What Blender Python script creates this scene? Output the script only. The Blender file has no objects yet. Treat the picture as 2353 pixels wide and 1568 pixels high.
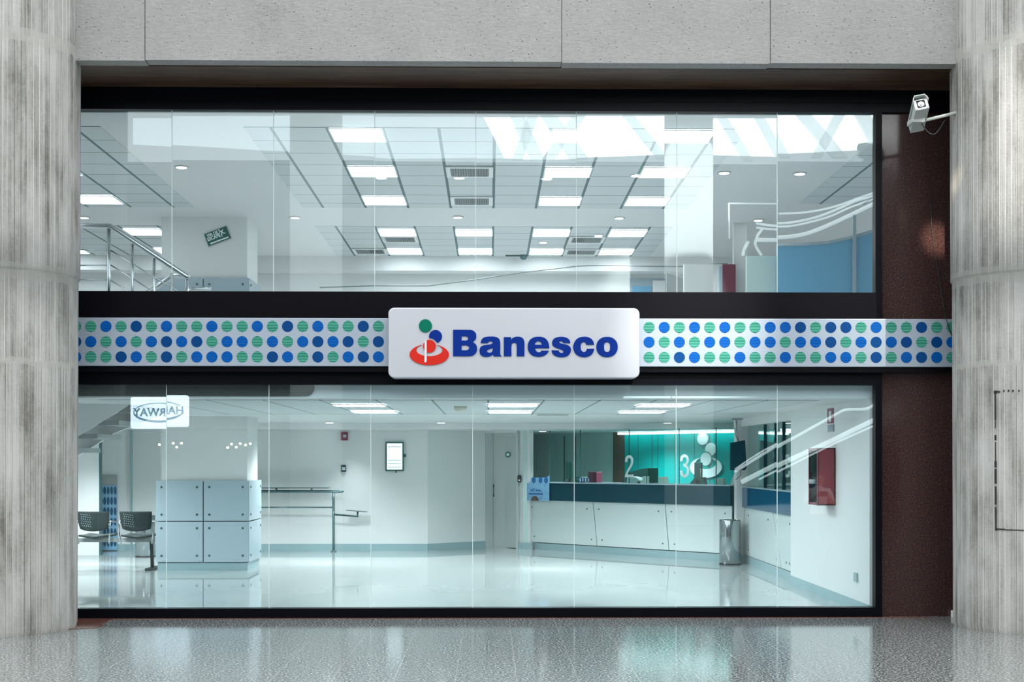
import bpy, bmesh, math, random
from mathutils import Vector, Matrix
random.seed(7)
C = bpy.context.scene.collection
SC = bpy.context.scene

# ------------------------------------------------------------------ camera, world, exposure
F, HV, HE, D = 3050.0, 1060.0, 1.64, 13.93      # focal length in px, horizon row, eye height, distance to the shopfront
TH = math.atan(0.0166)                          # slight turn to the right
CT, ST = math.cos(TH), math.sin(TH)
cam_d = bpy.data.cameras.new('camera')
cam_d.sensor_width = 36.0
cam_d.lens = F / 2353.0 * 36.0
cam_d.shift_y = (HV - 784.0) / 2353.0
cam = bpy.data.objects.new('camera', cam_d); C.objects.link(cam)
cam.location = (0, -D, HE)
cam.rotation_euler = (math.radians(90), 0, -TH)
SC.camera = cam

w = bpy.data.worlds.new('hall_daylight'); SC.world = w; w.use_nodes = True
wn = w.node_tree.nodes; wl = w.node_tree.links
bg = wn['Background']
tc = wn.new('ShaderNodeTexCoord'); sx = wn.new('ShaderNodeSeparateXYZ'); rp = wn.new('ShaderNodeValToRGB')
wl.new(tc.outputs['Generated'], sx.inputs[0]); wl.new(sx.outputs['Z'], rp.inputs[0]); wl.new(rp.outputs[0], bg.inputs[0])
rp.color_ramp.elements[0].position = 0.0; rp.color_ramp.elements[0].color = (0.50, 0.53, 0.55, 1)
rp.color_ramp.elements[1].position = 0.75; rp.color_ramp.elements[1].color = (1.0, 1.0, 1.0, 1)
bg.inputs[1].default_value = 2.0

SC.view_settings.view_transform = 'Standard'
SC.view_settings.look = 'None'
SC.view_settings.exposure = 0.55
SC.view_settings.gamma = 1.0
SC.view_settings.use_curve_mapping = False
SC.cycles.use_denoising = True
SC.cycles.max_bounces = 14
SC.cycles.diffuse_bounces = 5
SC.cycles.glossy_bounces = 5
SC.cycles.transparent_max_bounces = 16
SC.cycles.caustics_reflective = False
SC.cycles.caustics_refractive = False
SC.cycles.sample_clamp_indirect = 4.0

def spot(name, loc, to, energy, size, blend, color=(1, 1, 1), radius=0.05):
    d = bpy.data.lights.new(name, 'SPOT'); d.energy = energy; d.spot_size = math.radians(size); d.spot_blend = blend
    d.color = color; d.shadow_soft_size = radius
    o = bpy.data.objects.new(name, d); C.objects.link(o); o.location = loc
    o.rotation_euler = (Vector(to) - Vector(loc)).to_track_quat('-Z', 'Y').to_euler()
    return o
# added spot lamps imitating sun patches on the column, sign and granite
spot('sun_patch_spot_column', (9.0, -9.0, 10.5), (5.15, -1.5, 4.75), 5200, 11, 0.9, (1, .95, .84))
spot('sun_patch_spot_sign', (5.4, -9.5, 9.5), (2.15, -0.3, 3.05), 6000, 9.5, 1.0, (1, .97, .9))
spot('sun_patch_spot_granite', (2.6, -8.5, 8.2), (4.71, 0.0, 3.98), 9000, 2.3, 1.0, (1, .84, .62))

# ------------------------------------------------------------------ measuring helpers
def on_plane(u, v, Y):
    """point of the plane at depth Y seen at photo pixel (u, v)"""
    k = (u - 1176.5) / F; dy = Y + D
    X = dy * (ST + k * CT) / (CT - k * ST)
    fw = X * ST + dy * CT
    return Vector((X, Y, HE + (HV - v) * fw / F))
def on_level(u, v, Z):
    fw = F * (HE - Z) / (v - HV); r = (u - 1176.5) / F * fw
    return Vector((r * CT + fw * ST, fw * CT - r * ST - D, Z))
def on_wall_x(u, v, X):
    """point on the plane X = const"""
    k = (u - 1176.5) / F
    dy = X * (CT - k * ST) / (ST + k * CT)
    fw = X * ST + dy * CT
    return Vector((X, dy - D, HE + (HV - v) * fw / F))
def on_line(u, v, P, Q):
    """point on the vertical plane through floor points P and Q"""
    k = (u - 1176.5) / F
    dxy = Vector((ST + k * CT, CT - k * ST))          # ray direction in plan
    o = Vector((0, -D)); p = Vector((P[0], P[1])); d = Vector((Q[0] - P[0], Q[1] - P[1]))
    den = dxy.x * d.y - dxy.y * d.x
    t = ((p.x - o.x) * d.y - (p.y - o.y) * d.x) / den
    X, Y = o.x + dxy.x * t, o.y + dxy.y * t
    fw = X * ST + (Y + D) * CT
    return Vector((X, Y, HE + (HV - v) * fw / F))

# ------------------------------------------------------------------ mesh builder
class MB:
    def __init__(s): s.v = []; s.f = []; s.m = []; s.sm = []
    def add(s, verts, faces, mi=0, smooth=False):
        b = len(s.v); s.v += [Vector(p) for p in verts]
        for f in faces: s.f.append([b + i for i in f]); s.m.append(mi); s.sm.append(smooth)
        return s
    def box(s, x0, x1, y0, y1, z0, z1, mi=0, M=None):
        vs = [Vector((x, y, z)) for z in (z0, z1) for y in (y0, y1) for x in (x0, x1)]
        if M: vs = [M @ p for p in vs]
        return s.add(vs, [(0, 2, 3, 1), (4, 5, 7, 6), (0, 1, 5, 4), (2, 6, 7, 3), (0, 4, 6, 2), (1, 3, 7, 5)], mi)
    def rbox(s, x0, x1, y0, y1, z0, z1, b=0.01, mi=0, seg=2):
        bm = bmesh.new(); bmesh.ops.create_cube(bm, size=1)
        for q in bm.verts: q.co = Vector((x0 + (q.co.x + .5) * (x1 - x0), y0 + (q.co.y + .5) * (y1 - y0), z0 + (q.co.z + .5) * (z1 - z0)))
        bmesh.ops.bevel(bm, geom=bm.edges[:] , offset=b, segments=seg, affect='EDGES', profile=.5)
        s.bm(bm, mi); return s
    def bm(s, bm, mi=0, smooth=False, M=None):
        bm.verts.index_update()
        s.add([(M @ q.co if M else q.co.copy()) for q in bm.verts], [[q.index for q in f.verts] for f in bm.faces], mi, smooth); bm.free()
    def prism(s, pts, d, mi=0):
        """polygon pts (Vectors, coplanar) thickened along vector d"""
        n = len(pts); d = Vector(d)
        fs = [list(range(n)), [n + i for i in reversed(range(n))]]
        for i in range(n): fs.append([i, i + n, (i + 1) % n + n, (i + 1) % n])
        return s.add(list(pts) + [Vector(p) + d for p in pts], fs, mi)
    def tube(s, path, r, mi=0, n=10, cap=True):
        path = [Vector(p) for p in path]; rings = []
        for i, p in enumerate(path):
            if i == 0: t = path[1] - p
            elif i == len(path) - 1: t = p - path[i - 1]
            else: t = (path[i + 1] - p).normalized() + (p - path[i - 1]).normalized()
            t.normalize()
            up = Vector((0, 0, 1)) if abs(t.z) < .95 else Vector((0, 1, 0))
            a = t.cross(up).normalized(); b = a.cross(t).normalized()
            rr = r[i] if isinstance(r, (list, tuple)) else r
            k = 1.0
            if 0 < i < len(path) - 1:
                c = (path[i + 1] - p).normalized().dot(t); k = 1 / max(c, .5)
            rings.append([p + (a * math.cos(q) + b * math.sin(q)) * rr * (k if False else 1) for q in [2 * math.pi * j / n for j in range(n)]])
        vs = [p for r_ in rings for p in r_]; fs = []
        for i in range(len(path) - 1):
            for j in range(n): fs.append([i * n + j, i * n + (j + 1) % n, (i + 1) * n + (j + 1) % n, (i + 1) * n + j])
        if cap: fs += [list(reversed(range(n))), [(len(path) - 1) * n + j for j in range(n)]]
        return s.add(vs, fs, mi, True)
    def lathe(s, prof, cx, cy, mi=0, n=32, axis='z', cz=0, smooth=True):
        """prof: (radius, height) pairs; axis z (up) or y (towards -y: facing the camera)"""
        vs = []
        for r, h in prof:
            for j in range(n):
                q = 2 * math.pi * j / n
                vs.append((cx + r * math.cos(q), cy + r * math.sin(q), cz + h) if axis == 'z' else (cx + r * math.cos(q), cy - h, cz + r * math.sin(q)))
        fs = []
        for i in range(len(prof) - 1):
            for j in range(n): fs.append([i * n + j, i * n + (j + 1) % n, (i + 1) * n + (j + 1) % n, (i + 1) * n + j])
        s.add(vs, fs, mi, smooth)
        b = len(s.v) - len(vs)
        s.f.append([b + j for j in reversed(range(n))]); s.m.append(mi); s.sm.append(False)
        s.f.append([b + (len(prof) - 1) * n + j for j in range(n)]); s.m.append(mi); s.sm.append(False)
        return s
    def mesh(s, name, mats, off=None):
        me = bpy.data.meshes.new(name)
        me.from_pydata([(p - off if off else p) for p in s.v], [], s.f)
        for m in (mats if isinstance(mats, (list, tuple)) else [mats]): me.materials.append(m)
        for p, mi, sm in zip(me.polygons, s.m, s.sm): p.material_index = mi; p.use_smooth = sm
        bm = bmesh.new(); bm.from_mesh(me); bmesh.ops.recalc_face_normals(bm, faces=bm.faces[:]); bm.to_mesh(me); bm.free()
        me.update(); return me

def props(o, label=None, cat=None, group=None, kind=None):
    if label: o['label'] = label
    if cat: o['category'] = cat
    if group: o['group'] = group
    if kind: o['kind'] = kind
    return o
def struct(name, mb, m, label=None, cat=None):
    o = bpy.data.objects.new(name, mb.mesh(name, m)); C.objects.link(o)
    return props(o, label, cat, None, 'structure')
def solo(name, mb, m, label, cat, group=None):
    """a thing that is one mesh, its origin at its base"""
    lo = [min(p[i] for p in mb.v) for i in range(3)]; hi = [max(p[i] for p in mb.v) for i in range(3)]
    c = Vector(((lo[0] + hi[0]) / 2, (lo[1] + hi[1]) / 2, lo[2]))
    o = bpy.data.objects.new(name, mb.mesh(name, m, c)); o.location = c; C.objects.link(o)
    return props(o, label, cat, group)
def thing(name, label, cat, loc=(0, 0, 0), rz=0, group=None, kind=None):
    o = bpy.data.objects.new(name, None); C.objects.link(o); o.empty_display_size = .1
    o.location = loc; o.rotation_euler = (0, 0, rz)
    return props(o, label, cat, group, kind)
def part(name, mb, m, parent, local=False, label=None):
    """a child mesh; mb in world coordinates unless local"""
    off = None
    if not local:
        off = Vector((0, 0, 0)); q = parent
        while q: off = off + q.location; q = q.parent
    o = bpy.data.objects.new(name, mb.mesh(name, m, off)); C.objects.link(o); o.parent = parent
    if label: o['label'] = label
    return o
def dup(root, loc, label, rz=None):
    r = root.copy(); C.objects.link(r); r.location = loc; r['label'] = label
    if rz is not None: r.rotation_euler = (0, 0, rz)
    for ch in root.children:
        c = ch.copy(); C.objects.link(c); c.parent = r
        for g in ch.children:
            d = g.copy(); C.objects.link(d); d.parent = c
    return r

# ------------------------------------------------------------------ materials
def mat(name, col, rough=.5, metal=0.0, ior=1.5, coat=0.0, emit=None, es=0):
    m = bpy.data.materials.new(name); m.use_nodes = True
    b = m.node_tree.nodes['Principled BSDF']
    b.inputs['Base Color'].default_value = (*col, 1); b.inputs['Roughness'].default_value = rough
    b.inputs['Metallic'].default_value = metal; b.inputs['IOR'].default_value = ior; b.inputs['Coat Weight'].default_value = coat
    if emit: b.inputs['Emission Color'].default_value = (*emit, 1); b.inputs['Emission Strength'].default_value = es
    return m
def N(m, t, **kw):
    n = m.node_tree.nodes.new('ShaderNode' + t)
    for k, v in kw.items():
        if k in n.inputs.keys(): n.inputs[k].default_value = v
        else: setattr(n, k, v)
    return n
def L(m, a, b): m.node_tree.links.new(a, b)
def BS(m): return m.node_tree.nodes['Principled BSDF']
def ramp(m, src, stops):
    r = N(m, 'ValToRGB'); e = r.color_ramp.elements
    while len(e) < len(stops): e.new(.5)
    for x, (p, c) in zip(e, stops): x.position = p; x.color = (*c, 1) if len(c) == 3 else c
    L(m, src, r.inputs[0]); return r
def objco(m, scale=(1, 1, 1)):
    t = N(m, 'TexCoord'); mp = N(m, 'Mapping'); mp.inputs['Scale'].default_value = scale
    L(m, t.outputs['Object'], mp.inputs[0]); return mp.outputs[0]
def bump(m, src, strength, dist=.01):
    b = N(m, 'Bump'); b.inputs['Strength'].default_value = strength; b.inputs['Distance'].default_value = dist
    L(m, src, b.inputs['Height']); L(m, b.outputs[0], BS(m).inputs['Normal']); return b
def math_(m, op, a, b=None):
    n = N(m, 'Math', operation=op)
    for i, x in enumerate((a, b)):
        if x is None: continue
        if isinstance(x, (int, float)): n.inputs[i].default_value = x
        else: L(m, x, n.inputs[i])
    return n.outputs[0]

M = {}
M['white_wall'] = mat('white_wall_paint', (.80, .82, .81), .55)
M['white'] = mat('white_plastic', (.85, .86, .85), .4)
M['upper_paint'] = mat('ceiling_paint', (.78, .79, .79), .7)
M['dark_frame'] = mat('black_metal_frame', (.002, .0025, .005), .35, ior=1.18)
M['bronze'] = mat('dark_bronze_band', (.004, .0035, .006), .35, ior=1.16)
M['teal_base'] = mat('teal_skirting', (.30, .44, .46), .35)
M['steel'] = mat('brushed_steel', (.62, .66, .67), .22, 1.0)
M['bin_steel'] = mat('bin_brushed_steel', (.36, .40, .41), .16, 1.0)
M['chrome'] = mat('polished_chrome', (.75, .78, .79), .08, 1.0)
M['dark_teal_steel'] = mat('dark_glossy_tube', (.10, .19, .20), .15, .6)
M['black'] = mat('black_plastic', (.015, .017, .02), .4)
M['chair_grey'] = mat('charcoal_chair_plastic', (.028, .042, .042), .6, ior=1.25)
M['panel_blue'] = mat('frosted_glass_panel', (.42, .52, .57), .15, ior=1.4)
M['panel_white'] = mat('counter_panel_white', (.70, .78, .77), .2)
M['counter_blue'] = mat('dark_teal_glass_band', (.006, .05, .072), .08, ior=1.25)
M['counter_blue2'] = mat('blue_glass_band', (.0, .07, .15), .1, ior=1.25)
M['grey_green'] = mat('grey_green_wall', (.55, .68, .66), .5)
M['teal_wall'] = mat('teal_glass_wall', (.0, .36, .34), .10, ior=1.25)
M['brown_wood'] = mat('brown_wood_panel', (.10, .075, .055), .5)
M['green_dark'] = mat('dark_green_cabinet', (.02, .09, .075), .4)
M['red_box'] = mat('fire_cabinet_red', (.26, .018, .035), .12, ior=1.6)
M['red_matte'] = mat('dark_red_panel', (.20, .03, .06), .35)
M['blue_reflection_and_pane'] = mat('blue_reflection_panel', (.19, .46, .67), .3)  # blue of a reflected escalator flank, shared by the upstairs door pane
M['door_grey'] = mat('door_laminate', (.52, .57, .55), .45)
M['grey_mid'] = mat('mid_grey_metal', (.30, .33, .33), .45)
M['slab_edge'] = mat('slab_edge_paint', (.84, .93, .95), .55)
M['olive_dark'] = mat('dark_olive_reflection', (.045, .055, .05), .6)  # dark tone of a reflection, put into an added strip
M['sign_silver'] = mat('silver_sign_paint', (.60, .63, .69), .30, .30)
M['band_silver'] = mat('silver_band_paint', (.40, .47, .56), .34, .35)
M['logo_blue'] = mat('sign_blue', (.0, .024, .23), .5, ior=1.2)
M['logo_green'] = mat('sign_green', (.0, .15, .095), .5, ior=1.2)
M['logo_red'] = mat('sign_red_orange', (.60, .025, .016), .5, ior=1.2)
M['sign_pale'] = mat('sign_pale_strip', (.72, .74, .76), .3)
M['escape_green'] = mat('escape_sign_green', (.0, .115, .075), .4)
M['number_white'] = mat('number_vinyl', (.80, .90, .90), .5)
M['screen'] = mat('lit_screen', (.5, .5, .5), .3, emit=(.80, .96, 1.0), es=.85)
M['screen_line'] = mat('screen_teal_line', (.0, .2, .22), .3)
M['light_panel'] = mat('light_diffuser', (.9, .9, .9), .4, emit=(.95, .985, 1.0), es=7.6)
M['light_low'] = mat('lower_light_diffuser', (.9, .9, .9), .4, emit=(.93, .98, 1.0), es=24)
M['cove_light'] = mat('cove_light_strip', (.9, .9, .9), .4, emit=(.93, 1.0, 1.0), es=4.5)
M['spot_lens'] = mat('downlight_lens', (.9, .9, .9), .4, emit=(1.0, .97, .90), es=9)
M['tape'] = mat('black_tape', (.008, .008, .009), .6)
M['beige'] = mat('beige_card', (.66, .64, .56), .6)
M['poster_blue'] = mat('pale_blue_print', (.20, .42, .62), .4)
M['print_blue'] = mat('dark_blue_print', (.01, .10, .30), .4)
M['lens_dark'] = mat('dark_lens', (.01, .012, .012), .05)
M['camera_shell'] = mat('camera_housing', (.48, .52, .50), .35)
M['seal'] = mat('glass_joint', (.70, .82, .82), .4)
M['joint_dark'] = mat('dark_joint', (.03, .11, .12), .4)

# rib-marked concrete of the round columns
def concrete_column_mat():
    m = mat('board_marked_concrete', (.45, .45, .42), .85)
    t = N(m, 'TexCoord'); sp = N(m, 'SeparateXYZ'); L(m, t.outputs['Object'], sp.inputs[0])
    ang = math_(m, 'ARCTAN2', sp.outputs['Y'], sp.outputs['X'])
    JZ = (2.57, 3.42, 5.62)
    zsec = math_(m, 'ADD', math_(m, 'ADD', math_(m, 'GREATER_THAN', sp.outputs['Z'], JZ[0]), math_(m, 'GREATER_THAN', sp.outputs['Z'], JZ[1])), math_(m, 'GREATER_THAN', sp.outputs['Z'], JZ[2]))
    angj = math_(m, 'ADD', math_(m, 'MULTIPLY', ang, 13.5), math_(m, 'MULTIPLY', zsec, 3.37))
    # boards: a random grey for each strip
    cell = N(m, 'TexWhiteNoise', noise_dimensions='2D')
    cb = N(m, 'CombineXYZ'); L(m, math_(m, 'FLOOR', angj), cb.inputs[0]); L(m, zsec, cb.inputs[1]); L(m, cb.outputs[0], cell.inputs['Vector'])
    fr = math_(m, 'FRACT', angj)
    # streaks along the boards
    c2 = N(m, 'CombineXYZ'); L(m, math_(m, 'MULTIPLY', ang, 44), c2.inputs[0]); L(m, math_(m, 'MULTIPLY', sp.outputs['Z'], .55), c2.inputs[1])
    n1 = N(m, 'TexNoise', Scale=1.0, Detail=6.0, Roughness=.65); L(m, c2.outputs[0], n1.inputs['Vector'])
    c3 = N(m, 'CombineXYZ'); L(m, math_(m, 'MULTIPLY', ang, 1.6), c3.inputs[0]); L(m, math_(m, 'MULTIPLY', sp.outputs['Z'], .8), c3.inputs[1])
    n2 = N(m, 'TexNoise', Scale=1.3, Detail=5.0, Roughness=.6); L(m, c3.outputs[0], n2.inputs['Vector'])
    n3 = N(m, 'TexNoise', Scale=34.0, Detail=6.0, Roughness=.7); L(m, t.outputs['Object'], n3.inputs['Vector'])
    s = math_(m, 'ADD', math_(m, 'MULTIPLY', n1.outputs['Fac'], .70), math_(m, 'MULTIPLY', n2.outputs['Fac'], 1.15))
    s = math_(m, 'ADD', s, math_(m, 'MULTIPLY', cell.outputs['Value'], .16))
    s = math_(m, 'ADD', s, math_(m, 'MULTIPLY', n3.outputs['Fac'], .22))
    r = ramp(m, math_(m, 'SUBTRACT', s, .59), [(.26, (.135, .132, .116)), (.42, (.285, .283, .264)), (.56, (.405, .403, .385)), (.74, (.51, .51, .495))])
    # pale fins between boards and the smooth lift joints
    fin = math_(m, 'LESS_THAN', fr, .085)
    mx = N(m, 'MixRGB'); mx.inputs[2].default_value = (.66, .67, .65, 1); L(m, math_(m, 'MULTIPLY', fin, math_(m, 'GREATER_THAN', cell.outputs['Value'], .45)), mx.inputs[0]); L(m, r.outputs[0], mx.inputs[1])
    dk = math_(m, 'GREATER_THAN', fr, .935)
    mx2 = N(m, 'MixRGB'); mx2.inputs[2].default_value = (.11, .11, .10, 1); L(m, math_(m, 'MULTIPLY', dk, math_(m, 'LESS_THAN', cell.outputs['Value'], .6)), mx2.inputs[0]); L(m, mx.outputs[0], mx2.inputs[1])
    zw = math_(m, 'ADD', sp.outputs['Z'], math_(m, 'MULTIPLY', math_(m, 'SUBTRACT', n2.outputs['Fac'], .5), .16))
    jt = None
    for k, (zz, hw) in enumerate(zip(JZ, (.028, .075, .06))):
        q = math_(m, 'LESS_THAN', math_(m, 'ABSOLUTE', math_(m, 'SUBTRACT', zw, zz)), hw)
        jt = q if jt is None else math_(m, 'MAXIMUM', jt, q)
    mx3 = N(m, 'MixRGB'); mx3.inputs[2].default_value = (.43, .43, .40, 1); L(m, math_(m, 'MULTIPLY', jt, .6), mx3.inputs[0]); L(m, mx2.outputs[0], mx3.inputs[1])
    L(m, mx3.outputs[0], BS(m).inputs['Base Color'])
    h = math_(m, 'ADD', math_(m, 'MULTIPLY', fin, .8), math_(m, 'SUBTRACT', math_(m, 'MULTIPLY', cell.outputs['Value'], .7), math_(m, 'MULTIPLY', dk, .9)))
    h = math_(m, 'ADD', h, math_(m, 'MULTIPLY', n3.outputs['Fac'], .8))
    h = math_(m, 'ADD', h, math_(m, 'MULTIPLY', n1.outputs['Fac'], .8))
    bump(m, h, .55, .012)
    return m
M['column'] = concrete_column_mat()

def beam_mat():
    m = mat('rough_grey_render', (.56, .56, .55), .9)
    co = objco(m, (1, 1, 1))
    n = N(m, 'TexNoise', Scale=24.0, Detail=8.0, Roughness=.78); L(m, objco(m, (1, 1, 1.9)), n.inputs['Vector'])
    n2 = N(m, 'TexNoise', Scale=1.2, Detail=5.0); L(m, co, n2.inputs['Vector'])
    vr = N(m, 'TexVoronoi', Scale=17.0); L(m, objco(m, (1, 1, 1.5)), vr.inputs['Vector'])
    pit = math_(m, 'LESS_THAN', math_(m, 'SUBTRACT', vr.outputs['Distance'], math_(m, 'MULTIPLY', n.outputs['Fac'], .75)), -.25)
    s = math_(m, 'ADD', math_(m, 'MULTIPLY', n.outputs['Fac'], .7), math_(m, 'MULTIPLY', n2.outputs['Fac'], .35))
    r = ramp(m, s, [(.30, (.26, .26, .255)), (.43, (.50, .498, .49)), (.58, (.58, .578, .572)), (.72, (.70, .70, .69))])
    mx = N(m, 'MixRGB'); mx.inputs[2].default_value = (.22, .22, .21, 1); L(m, math_(m, 'MULTIPLY', pit, .85), mx.inputs[0]); L(m, r.outputs[0], mx.inputs[1])
    L(m, mx.outputs[0], BS(m).inputs['Base Color'])
    bump(m, math_(m, 'SUBTRACT', n.outputs['Fac'], math_(m, 'MULTIPLY', pit, .6)), 1.0, .03)
    return m
M['beam'] = beam_mat()

def granite_brown():
    m = mat('brown_granite', (.05, .025, .025), .10, ior=1.42)
    n = N(m, 'TexNoise', Scale=60.0, Detail=5.0, Roughness=.8); L(m, objco(m), n.inputs['Vector'])
    v = N(m, 'TexVoronoi', Scale=75.0); L(m, objco(m), v.inputs['Vector'])
    r = ramp(m, n.outputs['Fac'], [(.3, (.012, .007, .009)), (.5, (.040, .020, .021)), (.68, (.11, .055, .045)), (.8, (.22, .13, .10))])
    sp = math_(m, 'LESS_THAN', v.outputs['Distance'], .14)
    cl = N(m, 'SeparateXYZ'); L(m, v.outputs['Color'], cl.inputs[0])
    sp = math_(m, 'MULTIPLY', sp, math_(m, 'GREATER_THAN', cl.outputs['X'], .82))
    mx = N(m, 'MixRGB'); mx.inputs[2].default_value = (.48, .33, .24, 1); L(m, sp, mx.inputs[0]); L(m, r.outputs[0], mx.inputs[1])
    L(m, mx.outputs[0], BS(m).inputs['Base Color'])
    return m
M['granite'] = granite_brown()

def floor_out():
    m = mat('polished_grey_granite_tiles', (.2, .2, .2), .07, ior=1.75)
    co = objco(m)
    n = N(m, 'TexNoise', Scale=55.0, Detail=5.0, Roughness=.75); L(m, objco(m, (1, .8, 1)), n.inputs['Vector'])
    n2 = N(m, 'TexNoise', Scale=.7, Detail=3.0); L(m, co, n2.inputs['Vector'])
    r = ramp(m, n.outputs['Fac'], [(.37, (.015, .02, .022)), (.46, (.09, .105, .108)), (.54, (.24, .26, .26)), (.63, (.70, .71, .70))])
    br = N(m, 'TexBrick', offset=.5); L(m, co, br.inputs['Vector'])
    mp = br.inputs['Vector'].links[0].from_node; mp.inputs['Rotation'].default_value = (0, 0, math.radians(90)); mp.inputs['Location'].default_value = (.0, -.20, 0)
    br.inputs['Scale'].default_value = 1.0; br.inputs['Brick Width'].default_value = 2.76; br.inputs['Row Height'].default_value = .46
    br.inputs['Mortar Size'].default_value = .0035; br.inputs['Mortar Smooth'].default_value = 0
    br.inputs['Color1'].default_value = (0, 0, 0, 1); br.inputs['Color2'].default_value = (0, 0, 0, 1); br.inputs['Mortar'].default_value = (1, 1, 1, 1)
    mx = N(m, 'MixRGB'); mx.inputs[2].default_value = (.50, .52, .50, 1); L(m, math_(m, 'MULTIPLY', br.outputs['Color'], .42), mx.inputs[0]); L(m, r.outputs[0], mx.inputs[1])
    L(m, mx.outputs[0], BS(m).inputs['Base Color'])
    rr = ramp(m, n.outputs['Fac'], [(.3, (.03, .03, .03)), (.7, (.16, .16, .16))]); L(m, rr.outputs[0], BS(m).inputs['Roughness'])
    bump(m, n.outputs['Fac'], .035, .004)
    return m
M['floor_out'] = floor_out()
M['red_tile'] = mat('red_granite_strip', (.17, .07, .055), .12, ior=1.6)
m = M['red_tile']; n = N(m, 'TexNoise', Scale=45.0, Detail=6.0, Roughness=.8); L(m, objco(m), n.inputs['Vector'])
L(m, ramp(m, n.outputs['Fac'], [(.3, (.05, .02, .02)), (.55, (.2, .085, .065)), (.75, (.42, .27, .22))]).outputs[0], BS(m).inputs['Base Color'])

def floor_in():
    m = mat('pale_polished_floor', (.62, .68, .66), .045, ior=1.85)
    n = N(m, 'TexNoise', Scale=.8, Detail=4.0); L(m, objco(m), n.inputs['Vector'])
    L(m, ramp(m, n.outputs['Fac'], [(.3, (.46, .51, .50)), (.7, (.54, .58, .57))]).outputs[0], BS(m).inputs['Base Color'])
    return m
M['floor_in'] = floor_in()

def soffit_mat():
    m = mat('brown_timber_soffit', (.035, .02, .014), .5)
    n = N(m, 'TexNoise', Scale=3.0, Detail=6.0); L(m, objco(m, (.5, 7, 1)), n.inputs['Vector'])
    L(m, ramp(m, n.outputs['Fac'], [(.3, (.028, .013, .008)), (.7, (.10, .055, .03))]).outputs[0], BS(m).inputs['Base Color'])
    return m
M['soffit'] = soffit_mat()

def grid_ceiling(name, ox, lines_x=.036, lines_y=.018):
    """mineral fibre tiles: dark grid lines, the ones running into the room thicker"""
    m = mat(name, (.72, .76, .75), .75)
    t = N(m, 'TexCoord'); sp = N(m, 'SeparateXYZ'); L(m, t.outputs['Object'], sp.inputs[0])
    fx = math_(m, 'FRACT', math_(m, 'MULTIPLY', math_(m, 'SUBTRACT', sp.outputs['X'], ox - lines_x / 2), 1 / .613))
    fy = math_(m, 'FRACT', math_(m, 'MULTIPLY', math_(m, 'SUBTRACT', sp.outputs['Y'], .64 - lines_y / 2), 1 / .61))
    a = math_(m, 'LESS_THAN', fx, lines_x / .613); b = math_(m, 'LESS_THAN', fy, lines_y / .61)
    k = math_(m, 'MAXIMUM', a, b)
    mx = N(m, 'MixRGB'); mx.inputs[1].default_value = (.66, .70, .705, 1); mx.inputs[2].default_value = (.13, .20, .21, 1); L(m, k, mx.inputs[0])
    L(m, mx.outputs[0], BS(m).inputs['Base Color']); return m
M['tiles_main'] = grid_ceiling('ceiling_tiles', .05)
M['tiles_left'] = grid_ceiling('ceiling_tiles_edge', -4.55 + .0)
M['tiles_right'] = grid_ceiling('ceiling_tiles_edge_light', 4.69)
M['tiles_low'] = grid_ceiling('lower_ceiling_tiles', -.02, .02, .010)

def glass_mat(name, tint, r0):
    m = bpy.data.materials.new(name); m.use_nodes = True; nt = m.node_tree
    for q in list(nt.nodes): nt.nodes.remove(q)
    out = N(m, 'OutputMaterial'); mix = N(m, 'MixShader'); tr = N(m, 'BsdfTransparent'); gl = N(m, 'BsdfGlossy')
    tr.inputs[0].default_value = (*tint, 1); gl.inputs[0].default_value = (.93, 1, 1, 1); gl.inputs['Roughness'].default_value = 0
    lw = N(m, 'LayerWeight'); lw.inputs['Blend'].default_value = .5
    f5 = math_(m, 'POWER', lw.outputs['Facing'], 5.0)
    fac = math_(m, 'ADD', math_(m, 'MULTIPLY', f5, 1 - r0), r0)
    L(m, fac, mix.inputs[0]); L(m, tr.outputs[0], mix.inputs[1]); L(m, gl.outputs[0], mix.inputs[2]); L(m, mix.outputs[0], out.inputs[0])
    return m
M['glass'] = glass_mat('shopfront_glass', (.925, .975, .99), .055)
M['glass_in'] = glass_mat('teller_screen_glass', (.86, .96, .95), .012)
M['cab_glass'] = glass_mat('cabinet_glass', (.35, .55, .55), .06)

def striped(name, c1, c2, duty=.34):
    m = mat(name, c1, .5, ior=1.2)
    t = N(m, 'TexCoord'); sp = N(m, 'SeparateXYZ'); L(m, t.outputs['Object'], sp.inputs[0])
    fz = math_(m, 'FRACT', math_(m, 'MULTIPLY', sp.outputs['Z'], 1 / .0160))
    mx = N(m, 'MixRGB'); mx.inputs[1].default_value = (*c1, 1); mx.inputs[2].default_value = (*c2, 1); L(m, math_(m, 'LESS_THAN', fz, duty), mx.inputs[0])
    L(m, mx.outputs[0], BS(m).inputs['Base Color']); return m
M['dot_b'] = mat('dot_solid_blue', (.0, .05, .20), .5, ior=1.2)
M['dot_s'] = striped('dot_blue_lines', (.0, .115, .44), (.0, .035, .22))
M['dot_g'] = striped('dot_green_lines', (.10, .42, .29), (.0, .10, .09), .45)

# ------------------------------------------------------------------ the hall: floor, columns, beam
mb = MB(); mb.add([(-24, -46, 0), (24, -46, 0), (24, .02, 0), (-24, .02, 0)], [(0, 1, 2, 3)])
struct('floor', mb, M['floor_out'])
mb = MB()      # red granite strip in front of the glazing, curved end beside the left column
a = on_level(150, 1425, 0); pts = [on_level(u, v, .004) for u, v in ((140, 1421.5), (262, 1421.5), (232, 1435), (240, 1439), (225, 1443), (150, 1447))]
mb.prism(pts, (0, 0, -.003)); struct('floor_red_strip', mb, M['red_tile'])
mb = MB(); mb.box(-4.2, 4.62, -.115, -.055, 0.0005, .0035); struct('floor_threshold_strip', mb, M['red_tile'])

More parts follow.
